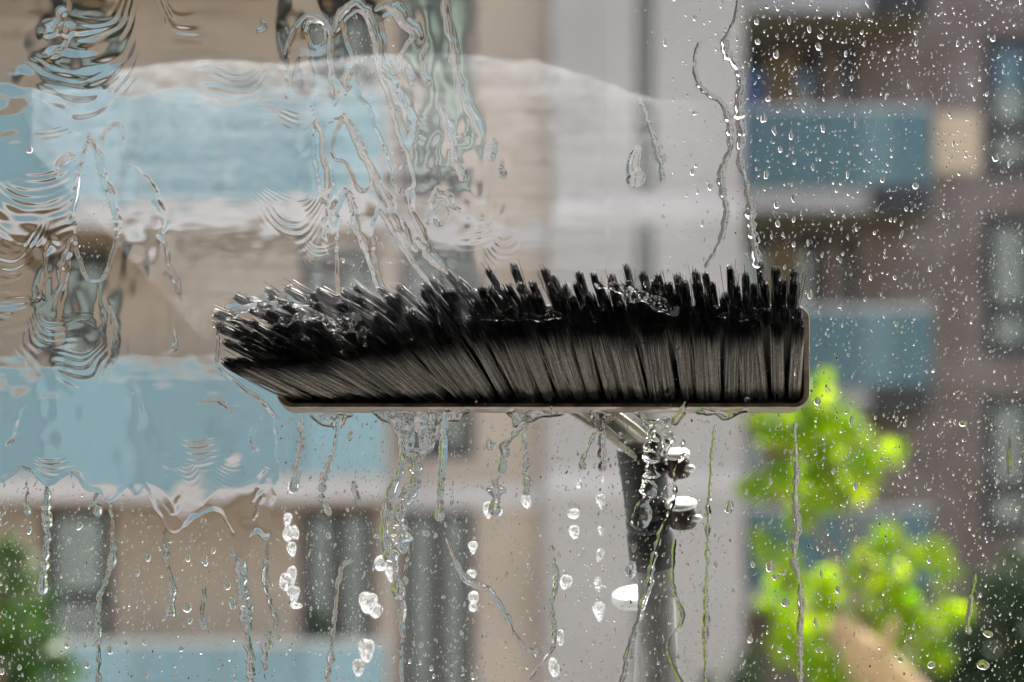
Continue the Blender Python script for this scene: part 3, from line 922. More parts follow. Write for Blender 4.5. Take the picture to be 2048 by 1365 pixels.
def height_patch(name, X, Y, H, m='water', parent=None, eps=0.02):
    """A body of water with a flat face to the pane and height H (in pixels) on the outside."""
    H = np.where(H > eps, H, 0.0)
    iy, ix = np.clip(Y + 100, 0, 1559).astype(int), np.clip(X + 100, 0, 2259).astype(int)
    free = gblur(1.0 - WET[iy, ix].astype(float), 1.2)
    H = H * np.clip((free - 0.9) / 0.1, 0, 1) ** 0.5
    H = np.where(H > eps, H, 0.0)
    for dy in (-1, 0, 1):
        for dx in (-1, 0, 1):
            WET[np.clip(iy[H > 0] + dy, 0, 1559), np.clip(ix[H > 0] + dx, 0, 2259)] = True
    wet = H > 0
    cell = wet[:-1, :-1] | wet[1:, :-1] | wet[:-1, 1:] | wet[1:, 1:]
    used = np.zeros(H.shape, bool)
    used[:-1, :-1] |= cell; used[1:, :-1] |= cell; used[:-1, 1:] |= cell; used[1:, 1:] |= cell
    idx = np.full(H.shape, -1, np.int64); n = int(used.sum()); idx[used] = np.arange(n)
    a, b, c, d = idx[:-1, :-1][cell], idx[:-1, 1:][cell], idx[1:, 1:][cell], idx[1:, :-1][cell]
    x, y, h = X[used], Y[used], H[used]
    wx = (x - 1024) * S; wz = EYE + (HORIZON - y) * S
    inner = np.stack([wx, np.full(n, GAP), wz], -1)
    outer = np.stack([wx, GAP + h * S, wz], -1)
    V = np.concatenate([inner, outer])
    Q = np.concatenate([np.stack([a, b, c, d], -1)[:, ::1], np.stack([d, c, b, a], -1) + n])
    # make the inner face look towards the room (-Y) and the outer one away
    Q[:len(a)] = np.stack([a, d, c, b], -1)
    Q[len(a):] = np.stack([a, b, c, d], -1) + n
    V = V.astype(np.float64)
    ctr = V.mean(0); V -= ctr
    me = np_mesh(name, V, quads=Q, mat=MATS[m])
    o = link(name, me, parent)
    o.location = ctr
    return o


# --- the rippling sheet over the left half
STEP = 1.9
gx = np.arange(-30, 1215, STEP); gy = np.arange(-30, 1125, STEP)
FX, FY = np.meshgrid(gx, gy)
shape = FX.shape
wx_ = gnoise(shape, 9, 9, 1) * 2.4 + gnoise(shape, 2.6, 2.6, 71) * 0.9; wy_ = gnoise(shape, 9, 9, 2) * 2.4 + gnoise(shape, 2.6, 2.6, 72) * 0.9     # jitter of every outline
JX, JY = FX + wx_, FY + wy_
FILM_EDGE = [(-60, -60), (1230, -60), (1225, 560), (1130, 572), (980, 578), (880, 588), (760, 600), (620, 605), (520, 600), (455, 615), (440, 660), (430, 735), (470, 770), (554, 832), (548, 930), (541, 1030), (545, 1072),
             (536, 1078), (518, 1063), (495, 1080), (480, 1112), (470, 1100), (466, 1065), (450, 1034), (419, 1021), (383, 1039), (347, 1062), (315, 1012), (293, 969), (275, 990), (257, 969), (216, 1003), (198, 976), (180, 976),
             (144, 942), (99, 966), (68, 942), (40, 938), (0, 963), (-60, 950)]
FILM_EDGE = FILM_EDGE[:16] + spline(FILM_EDGE[16:], 5, 0.8, 77)
inside = in_poly(JX, JY, FILM_EDGE).astype(float)
soft = gblur(inside, 2.0)
H = 1.7 + 0.05 * gnoise(shape, 45, 9, 3) + 0.12 * gnoise(shape, 60, 60, 4)
H += 0.014 * gnoise(shape, 8, 2.0, 5) + 0.10 * gnoise(shape, 9, 34, 6) * np.clip(0.5 + 0.7 * gnoise(shape, 60, 60, 7), 0, 1.6) + 0.05 * gnoise(shape, 9, 6, 8) * np.clip(0.3 + 0.7 * gnoise(shape, 40, 40, 9), 0, 1.6)


def blob(cx, cy, rx, ry, p=2):
    return np.exp(-(((FX - cx) / rx) ** 2 + ((FY - cy) / ry) ** 2))


def u_waves(cx, cy, hw, n, lam, amp, k=0.012, seed=0):
    """n nested U-shaped capillary waves below (cx, cy)."""
    global H
    i0, i1 = np.searchsorted(gx, cx - 2.2 * hw), np.searchsorted(gx, cx + 2.2 * hw)
    j0, j1 = np.searchsorted(gy, cy - 70 - 2 * lam), np.searchsorted(gy, cy + 2 * n * lam)
    sl = (slice(j0, j1), slice(i0, i1))
    sh_ = FX[sl].shape
    tilt = ((seed * 37) % 11 - 5) * 0.03
    x = FX[sl] - cx + gnoise(sh_, 12, 12, 100 + seed) * 5
    s = FY[sl] - cy + k * x * x * (1 + 0.004 * x * (((seed * 13) % 7) - 3)) + tilt * x + gnoise(sh_, 14, 7, 200 + seed) * 3.2 + gnoise(sh_, 40, 30, 250 + seed) * 3
    env = np.exp(-np.abs(x / hw) ** 2.4) * np.where(s < 0, np.exp(-(s / (lam * 0.7)) ** 2), np.exp(-np.abs(s / (n * lam)) ** 1.6))
    env *= np.clip(0.55 + 0.6 * gnoise(sh_, 13, 9, 300 + seed), 0.0, 1.5)
    H[sl] += 0.58 * amp * env * np.cos(2 * math.pi * s / (lam * (0.85 + 0.004 * np.clip(s, 0, 120))))


for i, a in enumerate([(365, 44, 42, 2, 34, 0.55), (470, 158, 62, 4, 13, 0.42, .008), (602, 222, 52, 5, 13, 0.62, .014), (580, 408, 52, 6, 12, 0.55, .014),
                       (88, 268, 45, 3, 12, 0.40, .006), (70, 352, 70, 9, 14.5, 0.45, .006), (20, 292, 45, 6, 15, 0.36, .004), (105, 640, 58, 8, 12, 0.58, .010), (20, 500, 50, 6, 19, 0.75, .006),
                       (30, 610, 40, 4, 18, .6, .006), (1014, 470, 38, 6, 9.5, 0.36, .02), (372, 938, 24, 3, 12, 0.55, .03), (460, 930, 32, 7, 11, 0.5, .012), (395, 845, 40, 4, 12, .4, .006),
                       (105, 905, 44, 4, 11, .45, .01), (165, 730, 40, 4, 16, .8, .012), (180, 60, 70, 6, 26, .8, .006), (150, 150, 80, 6, 20, .65, .004), (225, 830, 30, 2, 14, .3, .01),
                       (950, 400, 36, 6, 11, .42, .01), (880, 255, 45, 6, 11, .42, .006), (640, 480, 30, 3, 14, .4, .02)]):
    u_waves(*a, seed=i)

# choppy water
for (cx, cy, rx, ry, sx, sy, amp, sd) in ((150, 90, 95, 110, 8, 6, 0.6, 31), (30, 200, 50, 190, 9, 5, 0.45, 32), (40, 430, 70, 110, 9, 5, 0.42, 33), (120, 640, 100, 110, 7, 9, 0.5, 34), (620, 60, 60, 90, 7, 9, 1.0, 35),
                                          (820, 120, 70, 110, 7, 13, 0.8, 36), (890, 300, 60, 70, 6, 6, 0.8, 37), (960, 440, 60, 60, 4, 5, 0.34, 38), (300, 480, 60, 90, 5, 9, 0.45, 39), (60, 830, 90, 70, 6, 7, 0.5, 40),
                                          (500, 960, 60, 110, 6, 9, 0.8, 41), (700, 420, 90, 90, 6, 10, 0.55, 42), (400, 650, 60, 90, 6, 8, 0.35, 43), (250, 900, 160, 60, 8, 8, 0.30, 44), (1000, 330, 30, 50, 8, 10, .5, 45), (90, 540, 60, 90, 6, 16, .42, 46), (330, 540, 60, 110, 5, 18, .4, 47), (440, 820, 80, 40, 9, 4, .3, 48), (420, 130, 70, 25, 10, 3, .22, 49), (230, 330, 60, 90, 5, 14, .32, 50), (560, 330, 60, 100, 6, 14, .28, 51), (520, 520, 70, 60, 7, 9, .25, 52), (300, 700, 90, 50, 6, 12, .3, 53)):
    H += amp * blob(cx, cy, rx, ry) * gnoise(shape, sx, sy, sd)

# ridges: edges of tongues and rivulets running inside the sheet
RIDGES = [([(574, 190), (576, 126), (590, 56), (623, 30), (649, 46), (661, 70), (664, 150), (667, 205)], 6, 2.2), ([(600, 130), (610, 60), (625, 45), (640, 60)], 4, 1.2),
          ([(663, 90), (686, 23), (712, 3), (739, 27), (756, 66), (762, 133), (782, 166), (809, 212), (825, 259), (818, 300)], 6, 2.2),
          ([(752, 20), (779, 13), (805, 33), (835, 63), (838, 80)], 5, 1.8), ([(692, 190), (700, 140), (712, 113), (729, 120), (732, 138)], 5, 1.7),
          ([(623, 212), (646, 252), (656, 299), (663, 359), (659, 398), (652, 440), (655, 520)], 5, 1.8), ([(659, 239), (689, 229), (712, 259), (732, 305), (752, 359), (776, 405), (792, 448), (830, 500)], 5, 1.9),
          ([(779, 266), (792, 315), (812, 372), (829, 432), (860, 500), (890, 545)], 5, 1.9), ([(666, 440), (672, 405), (686, 382), (706, 398), (712, 432), (735, 500)], 4.5, 1.6),
          ([(852, 440), (859, 405), (875, 385), (898, 395), (918, 422)], 4.5, 1.6), ([(715, 477), (730, 490), (740, 520), (755, 545)], 5, 1.5), ([(840, 480), (862, 515), (888, 540)], 4.5, 1.7),
          ([(802, 440), (815, 480), (825, 526), (850, 560)], 4, 1.4), ([(136, 445), (146, 415), (153, 332), (160, 290), (178, 266), (190, 290), (199, 325), (216, 365), (239, 432), (236, 470)], 4, 1.5),
          ([(205, 290), (216, 259), (232, 248), (249, 266), (245, 300)], 4, 1.4), ([(118, 350), (121, 325), (133, 309), (149, 317)], 4, 1.4), ([(262, 330), (289, 352), (310, 400), (322, 440), (330, 500), (350, 570), (365, 600)], 6, 1.5),
          ([(855, 80), (850, 130), (856, 170)], 5, 1.8), ([(815, 140), (826, 175)], 4, 1.4), ([(885, -10), (905, 100), (930, 200), (958, 262), (966, 284)], 6, 1.6), ([(985, 285), (988, 300), (986, 320)], 8, 1.9),
          ([(1000, 340), (1003, 358)], 8, 1.7), ([(880, 210), (900, 260), (915, 320), (930, 360)], 6, 1.5), ([(86, 600), (84, 540), (104, 480)], 7, 1.6), ([(110, 640), (128, 540), (142, 480)], 7, 1.8), ([(76, 560), (72, 600)], 5, 1.3),
          ([(195, 560), (200, 620), (205, 680)], 5, 1.4), ([(215, 600), (228, 680), (225, 720)], 6, 1.4), ([(340, 620), (350, 680), (345, 710)], 4, 1.1), ([(404, 640), (413, 676), (424, 655)], 3.5, 1.2),
          ([(505, 905), (500, 870), (525, 820)], 6, 1.7), ([(500, 1010), (512, 980), (530, 940)], 6, 1.5), ([(380, 805), (430, 802), (470, 830), (490, 850)], 4.5, 1.2), ([(512, 1040), (522, 990), (528, 950)], 6, 1.4),
          ([(265, 770), (276, 830), (268, 895)], 8, 0.9), ([(330, 940), (330, 1000), (350, 1020), (365, 985)], 7, 1.0), ([(15, 900), (40, 850), (60, 800)], 4, 1.0), ([(520, 35), (525, 50), (510, 62)], 3, .8), ([(130, 10), (112, 60), (85, 75)], 7, 1.6), ([(135, 40), (130, 90), (100, 110)], 6, 1.5)]
for i, (pts, w_, a_) in enumerate(RIDGES):
    pts = spline(pts, 5, 1.4, i)
    x0 = min(p[0] for p in pts) - 6 * w_; x1 = max(p[0] for p in pts) + 6 * w_
    y0 = min(p[1] for p in pts) - 6 * w_; y1 = max(p[1] for p in pts) + 6 * w_
    i0, i1 = np.searchsorted(gx, x0), np.searchsorted(gx, x1); j0, j1 = np.searchsorted(gy, y0), np.searchsorted(gy, y1)
    if i1 - i0 < 2 or j1 - j0 < 2: continue
    sl = (slice(j0, j1), slice(i0, i1))
    d_, t_ = poly_dist(JX[sl], JY[sl], pts)
    taper = np.clip(np.minimum(t_, 1 - t_) * 6, 0.25, 1)
    w2 = w_ * 0.78 * np.clip(1 + 0.35 * gnoise(d_.shape, 6, 6, 800 + i), 0.4, 1.8)
    H[sl] += a_ * 0.9 * taper * np.exp(-(d_ / w2) ** 2) * np.clip(0.9 + 0.4 * gnoise(d_.shape, 9, 9, 850 + i), 0.15, 1.7)

# dewetted islands inside the sheet
DRY = [[(690, 40), (712, 18), (733, 42), (748, 90), (754, 140), (776, 190), (806, 280), (828, 375), (790, 385), (770, 300), (748, 240), (722, 200), (706, 150), (694, 90)],
       [(768, 34), (785, 25), (803, 50), (824, 72), (800, 110), (790, 150), (772, 110)], [(614, 62), (622, 45), (640, 43), (650, 62), (646, 85), (630, 94), (617, 84)],
       [(162, 305), (178, 277), (193, 330), (210, 372), (231, 430), (226, 500), (200, 560), (165, 540), (150, 470), (146, 440), (159, 335)],
       [(674, 425), (688, 392), (703, 407), (706, 440), (728, 500), (765, 610), (690, 615), (672, 520)], [(632, 240), (648, 270), (652, 330), (650, 400), (640, 390), (630, 300)],
       [(668, 262), (690, 240), (706, 268), (726, 310), (744, 365), (720, 380), (690, 330), (672, 320)], [(760, 420), (785, 460), (815, 520), (880, 605), (790, 610), (745, 480)], [(870, 420), (885, 400), (900, 425), (880, 450), (868, 440)]]
DRY = [spline(d_ + d_[:1], 4, 0.8, 40 + i_) for i_, d_ in enumerate(DRY)]
dry = np.zeros(shape)
for poly in DRY: dry = np.maximum(dry, in_poly(JX, JY, poly).astype(float))
wetness = soft * (1 - gblur(dry, 1.6))
rim_ = np.exp(-((wetness - 0.62) / 0.22) ** 2)
fade = np.clip((1215 - FX) / 190, 0, 1) ** 0.7
Hs = np.clip(H, 0.12, 7) * np.clip((wetness - 0.12) / 0.8, 0, 1) * (1 - 0.75 * np.clip((FY - 880) / 90, 0, 1) * np.clip(0.6 + 0.5 * gnoise(shape, 14, 14, 82), 0, 1)) + 0.6 * rim_ * (wetness > 0.15) * np.clip(0.15 + 0.75 * gnoise(shape, 7, 7, 81), 0, 1.6)
Hs *= fade
Hs[:, -2:] = 0
film = height_patch('water_film', FX, FY, Hs)
tag(film, 'rippling sheet of rinse water covering the left half of the glass', 'water film')

# --- thin milky sheet, its density painting a hazy reflection in the pane
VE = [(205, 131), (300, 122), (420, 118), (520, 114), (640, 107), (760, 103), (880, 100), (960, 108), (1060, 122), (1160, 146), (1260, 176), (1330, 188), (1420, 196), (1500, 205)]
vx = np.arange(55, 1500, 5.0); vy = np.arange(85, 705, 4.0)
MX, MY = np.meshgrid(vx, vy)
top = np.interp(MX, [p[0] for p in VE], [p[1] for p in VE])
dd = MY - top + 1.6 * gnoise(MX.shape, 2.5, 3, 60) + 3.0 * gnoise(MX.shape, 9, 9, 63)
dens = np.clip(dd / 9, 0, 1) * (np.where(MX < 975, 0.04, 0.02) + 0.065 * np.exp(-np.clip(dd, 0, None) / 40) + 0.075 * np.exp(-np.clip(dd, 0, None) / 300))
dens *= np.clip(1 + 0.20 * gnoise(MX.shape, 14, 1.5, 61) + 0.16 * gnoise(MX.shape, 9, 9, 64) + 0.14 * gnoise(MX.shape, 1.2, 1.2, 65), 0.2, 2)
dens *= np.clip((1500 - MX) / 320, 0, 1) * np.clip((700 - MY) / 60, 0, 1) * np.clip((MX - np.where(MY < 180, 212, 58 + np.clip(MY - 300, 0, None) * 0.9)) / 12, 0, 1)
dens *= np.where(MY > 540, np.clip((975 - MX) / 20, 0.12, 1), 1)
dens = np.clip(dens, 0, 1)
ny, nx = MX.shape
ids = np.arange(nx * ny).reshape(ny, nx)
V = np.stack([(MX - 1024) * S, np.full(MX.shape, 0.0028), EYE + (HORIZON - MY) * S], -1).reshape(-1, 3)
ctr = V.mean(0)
me = np_mesh('haze_veil', V - ctr, quads=np.stack([ids[:-1, :-1], ids[:-1, 1:], ids[1:, 1:], ids[1:, :-1]], -1).reshape(-1, 4), mat=MATS['painted_haze'])
at = me.attributes.new('haze', 'FLOAT', 'POINT'); at.data.foreach_set('value', dens.ravel().astype(np.float32))
veil = link('haze_veil', me); veil.location = ctr
tag(veil, 'thin milky veil painting a hazy reflection on the glass above the brush', 'soap residue')  # category aside, this sheet is painted haze, not residue


# --- single trickles
def trickle(label, pts, w_, hgt=0.75, bulb=0.0, wob=1.2, rough=0.35, group=None, name='water_trickle', step=1.3, seed=None, taper=0.35, m='water', cat='water trickle'):
    sd = seed if seed is not None else int(abs(pts[0][0] * 7 + pts[0][1] * 3)) % 9973
    ln = sum(math.hypot(b[0] - a[0], b[1] - a[1]) for a, b in zip(pts[:-1], pts[1:]))
    pts = spline(pts, max(3, int(ln / len(pts) / 9)), wob * 0.75, sd)
    mg = w_ * (1.6 + bulb) + 4
    x = np.arange(min(p[0] for p in pts) - mg, max(p[0] for p in pts) + mg, step); y = np.arange(min(p[1] for p in pts) - mg, max(p[1] for p in pts) + mg, step)
    X, Y = np.meshgrid(x, y)
    d_, t_ = poly_dist(X + gnoise(X.shape, 4, 4, sd + 1) * 0.8, Y, pts)
    s_ = t_ * ln
    r = np.random.default_rng(sd + 2)
    ks = np.linspace(0, 1, max(4, int(ln / 7)))
    wv = 1 + rough * r.normal(size=len(ks))
    kl = np.linspace(0, 1, max(4, int(ln / 34)))
    wl = np.clip(0.85 + 0.3 * r.normal(size=len(kl)), 0.4, 1.4)
    wprof = np.clip(np.interp(t_, ks, wv), 0.45, 1.7) * np.interp(t_, kl, wl) * w_ / 2
    wprof *= np.clip(taper + (1 - taper) * t_ * 3, taper, 1)
    if bulb: wprof = np.maximum(wprof, (w_ / 2) * (1 + bulb) * np.sqrt(np.clip(1 - ((ln - s_ - w_ * .3) / (w_ * 1.1)) ** 2, 0, 1)))
    q = np.clip(1 - (d_ / np.maximum(wprof, 0.6)) ** 2, 0, 1)
    Hh = hgt * 0.85 * wprof * q ** 0.72 * (1 + 0.25 * rough * gnoise(X.shape, 3, 4, sd + 3))
    Hh = gblur(Hh, 0.9); Hh[Hh < 0.05] = 0
    Hh[0, :] = Hh[-1, :] = 0; Hh[:, 0] = Hh[:, -1] = 0
    o = height_patch(name, X, Y, np.clip(Hh, 0, None), m)
    tag(o, label, cat, group)
    return o


G1 = 'trickles running down the glass'
T = trickle
T('wide winding trickle from the top edge down to the right end of the bristles', [(1474, -15), (1472, 38), (1453, 76), (1451, 106), (1472, 131), (1481, 170), (1477, 203), (1483, 254), (1477, 314), (1491, 364), (1500, 415), (1504, 466), (1514, 528)], 15, .62, group=G1)
T('S-shaped trickle beside the wide one, ending at the bristle tips', [(1398, 89), (1388, 119), (1394, 165), (1417, 191), (1443, 208), (1458, 250), (1460, 301), (1443, 339), (1443, 377), (1453, 424), (1443, 479), (1413, 532)], 9.5, .6, group=G1)
T('short crooked trickle beside the dark slot window above the brush', [(1280, 200), (1292, 237), (1307, 275), (1320, 330), (1326, 362)], 10, .5, group=G1)
T('smooth bulging water patch over the slot window above the brush', [(1276, 300), (1264, 330), (1270, 355)], 44, .16, rough=.1, group=G1)
T('thin tail of water curling off the short crooked trickle', [(1310, 280), (1322, 300), (1331, 322)], 4.5, .6, group=G1)
T('long forked trickle under the funnel of water, ending in a bulb', [(800, 870), (804, 921), (783, 986), (770, 1041), (772, 1089), (787, 1123), (798, 1188)], 19, .66, .25, group=G1)
T('broad lumpy trickle from the spout of the water funnel', [(828, 915), (831, 960), (809, 1003), (798, 1046), (802, 1092)], 28, .6, .1, 2.5, .5, group=G1, m='thin_foam')
T('thin beaded trickle below the lumpy one, down to the bottom edge', [(813, 1041), (821, 1071), (815, 1120), (809, 1166), (804, 1251), (804, 1380)], 6, .65, rough=.5, group=G1)
T('straight narrow trickle right of the water funnel', [(888, 828), (886, 890), (884, 943), (879, 1036)], 10, .6, .25, .7, .2, group=G1)
T('branching splashy trickle under the middle of the block, slanting left', [(1046, 848), (1030, 868), (1012, 887), (1008, 912), (1004, 938)], 13, .6, .1, 2, .5, group=G1, m='thin_foam')
T('thin vertical branch dropping from the splashy trickle', [(1047, 852), (1050, 880), (1051, 921), (1053, 984)], 8, .6, .2, rough=.5, group=G1)
T('spindle-shaped run of water with a fat end', [(996, 955), (994, 985), (989, 1022)], 17, .55, .2, taper=.1, group=G1, m='thin_foam')
T('thin trickle hanging from the block with a teardrop end', [(1203, 832), (1203, 870), (1205, 905), (1205, 935)], 9, .6, .6, rough=.4, group=G1)
T('slanting thin trickle left of the teardrop one', [(1196, 850), (1186, 874), (1166, 918), (1165, 935)], 8, .55, .3, 1.5, .5, group=G1)
T('thick splashing run of water over the pole bracket and clamp', [(1318, 850), (1312, 880), (1301, 921), (1298, 973), (1290, 1005), (1280, 1040)], 28, .5, .35, 2.5, .4, group=G1, m='thin_foam')
T('curved strand of water from the block to the pole clamp', [(1372, 800), (1366, 822), (1349, 844), (1330, 860), (1314, 876)], 9, .6, 0, 1.2, .4, group=G1)
T('long slanting trickle crossing the pole down to the bottom edge', [(1368, 908), (1349, 943), (1349, 994), (1323, 1059), (1306, 1123), (1293, 1179), (1276, 1243), (1254, 1320), (1240, 1380)], 10, .6, group=G1)
T('wavy trickle on the lower pole with two bends', [(1349, 1080), (1344, 1166), (1366, 1234), (1338, 1277), (1340, 1320), (1368, 1375)], 7, .6, group=G1)
T('dark diagonal trickle below the middle of the brush', [(894, 1080), (916, 1136), (946, 1166), (980, 1183), (1010, 1226), (1036, 1281), (1083, 1311)], 11, .5, group=G1)
T('thin wavering trickle meeting the dark diagonal one', [(1104, 1085), (1107, 1120), (1113, 1153), (1104, 1209), (1109, 1281), (1091, 1316), (1057, 1358)], 8, .55, group=G1)
T('icicle-like drip at the left, ending in a bright bulb', [(99, 955), (93, 1020), (97, 1065), (92, 1120), (86, 1180)], 14, .6, .3, group=G1)
T('thin crooked trickle from the film edge to the bottom left', [(221, 1000), (226, 1060), (225, 1124), (210, 1170), (198, 1228), (196, 1380)], 9, .6, rough=.4, group=G1)
T('short drip with round bulb below the film edge', [(329, 1060), (336, 1133), (347, 1178), (341, 1228)], 10, .6, .7, group=G1)
T('small hooked drip ending in a round drop', [(412, 1165), (405, 1215), (408, 1252)], 7, .6, .9, group=G1)
T('thick braided trickle below the corner of the film', [(473, 1074), (480, 1120), (483, 1156), (493, 1246), (505, 1380)], 20, .5, 0, 2.5, .5, group=G1)
T('bent trickle right of the braided one', [(520, 1064), (537, 1078), (534, 1120), (532, 1178), (553, 1241), (534, 1282), (532, 1380)], 11, .58, 0, 1.8, .4, group=G1)
T('drip under the left end of the block with a bright bead', [(604, 830), (602, 870), (599, 908), (588, 976)], 12, .6, .4, 1, .4, group=G1, m='thin_foam')
T('meandering thin trickle under the left part of the block', [(676, 840), (668, 900), (649, 953), (645, 998), (658, 1024)], 8.5, .6, .5, group=G1)
T('faint thin trickle at the bottom, under the meandering one', [(706, 1120), (680, 1147), (667, 1268), (656, 1380)], 7, .55, group=G1)
T('short drop-tailed drip at far left below the film edge', [(56, 962), (55, 1000), (56, 1024)], 7, .6, .6, group=G1)
T('stubby drip below a cusp of the film edge', [(194, 985), (192, 1005), (195, 1024)], 9, .6, .6, group=G1)
T('straight thin trickle left of the bright tree', [(1430, 852), (1420, 973), (1413, 1163), (1411, 1380)], 6.5, .6, 0, 1, .4, group=G1)
T('long thin trickle through the bright green leaves', [(1589, 850), (1591, 1002), (1593, 1065), (1586, 1114), (1601, 1187), (1599, 1270), (1601, 1380)], 8, .6, 0, 1, .4, group=G1)
T('short drip at the right, over the dark brick', [(1949, 1150), (1939, 1217), (1935, 1262)], 7, .6, .7, group=G1)
T('hair-thin trickle on the far right window', [(2020, 871), (2016, 905), (2017, 944)], 5, .5, group=G1)
T('bowed run of water with a drop, below the left half of the block', [(706, 965), (712, 985), (715, 1000)], 7, .6, .7, group=G1)


# --- water hanging from the block, splashes in front of the bristles
def splash(label, poly, thick, streak, seed, chop=0.5, name='water_splash', sx=3, sy=9, rim_h=1.3, m='water'):
    x0 = min(p[0] for p in poly) - 8; x1 = max(p[0] for p in poly) + 8
    y0 = min(p[1] for p in poly) - 8; y1 = max(p[1] for p in poly) + 8
    X, Y = np.meshgrid(np.arange(x0, x1, 1.3), np.arange(y0, y1, 1.3))
    ins = gblur(in_poly(X + gnoise(X.shape, 5, 5, seed) * 2.6, Y + gnoise(X.shape, 5, 5, seed + 1) * 2.6, poly).astype(float), 1.8)
    edge = np.exp(-((ins - 0.55) / 0.22) ** 2) * (ins > 0.12)
    Hh = np.clip(ins - 0.1, 0, 1) * thick * np.clip(1 + chop * gnoise(X.shape, sx, sy, seed + 2) + streak * gnoise(X.shape, 2, 2.5, seed + 3), 0.15, 3) + edge * rim_h
    Hh[0, :] = Hh[-1, :] = 0; Hh[:, 0] = Hh[:, -1] = 0
    o = height_patch(name, X, Y, Hh, m)
    tag(o, label, 'water splash', 'splashes around the brush')
    return o


splash('funnel-shaped curtain of water hanging from the underside of the block', [(748, 826), (775, 846), (800, 872), (808, 912), (822, 935), (842, 925), (866, 895), (885, 868), (905, 846), (945, 826)], 2.2, .3, 301, .5, m='thin_foam')
splash('small bowl of water hanging under the left part of the block', [(622, 830), (645, 850), (668, 862), (688, 846), (706, 831)], 1.8, .2, 311, .3)
splash('fringe of water clinging under the block near its middle', [(1010, 826), (1030, 850), (1046, 862), (1060, 842), (1090, 836), (1130, 828)], 2.2, .5, 321, m='thin_foam')
splash('spout of water under the block beside the bracket', [(1178, 826), (1190, 845), (1200, 862), (1214, 842), (1232, 826)], 2.4, .5, 331, m='thin_foam')
splash('bright tangle of water where the bracket meets the clamp', [(1270, 826), (1290, 850), (1300, 890), (1296, 925), (1330, 910), (1352, 880), (1340, 858), (1372, 828), (1345, 832), (1310, 845)], 2.6, .7, 341, .7, m='thin_foam')
splash('bright lip of water under the right end of the block', [(1392, 823), (1410, 834), (1432, 830), (1452, 836), (1500, 823)], 1.8, .6, 351, m='thin_foam')
splash('white zigzag splash across the left bristles', [(540, 650), (580, 637), (632, 626), (655, 640), (676, 655), (690, 660), (684, 645), (664, 640), (712, 628), (728, 660), (733, 690), (720, 694), (712, 662), (690, 668), (672, 664), (648, 648), (628, 634), (580, 645)], 3.2, 1.0, 361, .8, rim_h=2.2, m='splash_foam_glint')
splash('foaming splash with painted white glints over the right half of the bristles', [(1168, 545), (1195, 548), (1215, 568), (1250, 572), (1290, 590), (1335, 606), (1358, 625), (1340, 632), (1300, 612), (1262, 600), (1235, 582), (1200, 574), (1180, 560)], 3.4, 1.0, 371, .8, rim_h=2.4, m='splash_foam_glint')
splash('wet streak shining on the upper left bristles', [(455, 600), (500, 604), (560, 600), (610, 612), (560, 618), (500, 622), (450, 640), (436, 620)], 2.0, .9, 381, .8, m='splash_foam_glint')
splash('shallow round pool of water on the lower bristles', [(1252, 660), (1262, 684), (1290, 690), (1316, 680), (1322, 655), (1290, 650)], 1.2, .1, 391, .15)
splash('beaded line of water along the middle row of bristle tips', [(960, 634), (1000, 630), (1060, 632), (1140, 628), (1142, 638), (1060, 642), (1000, 641), (962, 642)], 2.2, 1.0, 395, .6)
splash('beaded line of water along the lower right bristle tips', [(1440, 630), (1490, 622), (1532, 620), (1520, 634), (1486, 640), (1450, 640)], 2.0, .9, 397, .6)


# --- drops flying off the brush, outside the pane
def blob_mesh(seed, n=18, m_=12):
    r = np.random.default_rng(seed)
    th = np.linspace(0, 2 * math.pi, n, endpoint=False); ph = np.linspace(0, math.pi, m_)
    V = []
    a = r.normal(0, .10, 6)
    for p_ in ph:
        for t_ in th:
            rr = 1 + a[0] * math.cos(2 * t_ + 1) * math.sin(p_) + a[1] * math.cos(3 * p_) + a[2] * math.sin(t_) * math.sin(2 * p_) + a[3] * math.cos(3 * t_) * math.sin(p_) ** 2
            V.append((rr * math.sin(p_) * math.cos(t_), rr * math.sin(p_) * math.sin(t_), rr * math.cos(p_)))
    Q = [(i * n + k, (i + 1) * n + k, (i + 1) * n + (k + 1) % n, i * n + (k + 1) % n) for i in range(m_ - 1) for k in range(n)]
    return np_mesh('flying_drop', np.array(V), quads=Q, mat=MATS['foam_glint_water'])


blobs = [blob_mesh(500 + i) for i in range(6)]
FLY = [(576, 1040, 9, 13), (578, 1068, 12, 15), (591, 1066, 9, 14), (585, 1098, 10, 14), (574, 1165, 17, 18), (585, 1150, 11, 17), (588, 1188, 14, 15), (592, 1212, 14, 6), (738, 1205, 19, 20), (752, 1222, 14, 14),
       (762, 1127, 16, 15), (780, 1148, 9, 14), (735, 1300, 16, 22), (717, 1335, 13, 17), (946, 1095, 10, 12), (944, 1150, 10, 10), (948, 1195, 12, 12), (946, 1215, 10, 9), (976, 1020, 11, 16), (996, 1024, 11, 8),
       (1053, 1003, 11, 14), (1131, 1164, 14, 14), (1121, 1275, 9, 15), (1108, 1335, 13, 19), (1148, 1028, 14, 10), (1148, 1064, 11, 13), (1202, 1003, 10, 14), (1202, 1062, 6, 9), (1200, 1110, 9, 13), (1196, 1168, 9, 14),
       (1198, 1222, 13, 18), (1262, 1140, 13, 17), (1268, 1096, 6, 9), (1206, 960, 4, 6), (1374, 930, 6, 8), (1390, 1040, 5, 8), (585, 975, 10, 11), (1158, 968, 6, 9)]
FLY.sort(key=lambda q: q[1])
COLUMNS = [(0, 620, 'cluster below the left end of the block'), (620, 800, 'group before the dark middle window'), (800, 960, 'column under the dark diagonal trickle start'), (960, 1075, 'group under the middle of the block'),
           (1075, 1140, 'column beside the thin wavering trickle'), (1140, 1180, 'pair on the grey wall left of the pole'), (1180, 1230, 'column just left of the pole clamp'), (1230, 1300, 'pair over the pole'), (1300, 1500, 'pair right of the clamp knobs')]
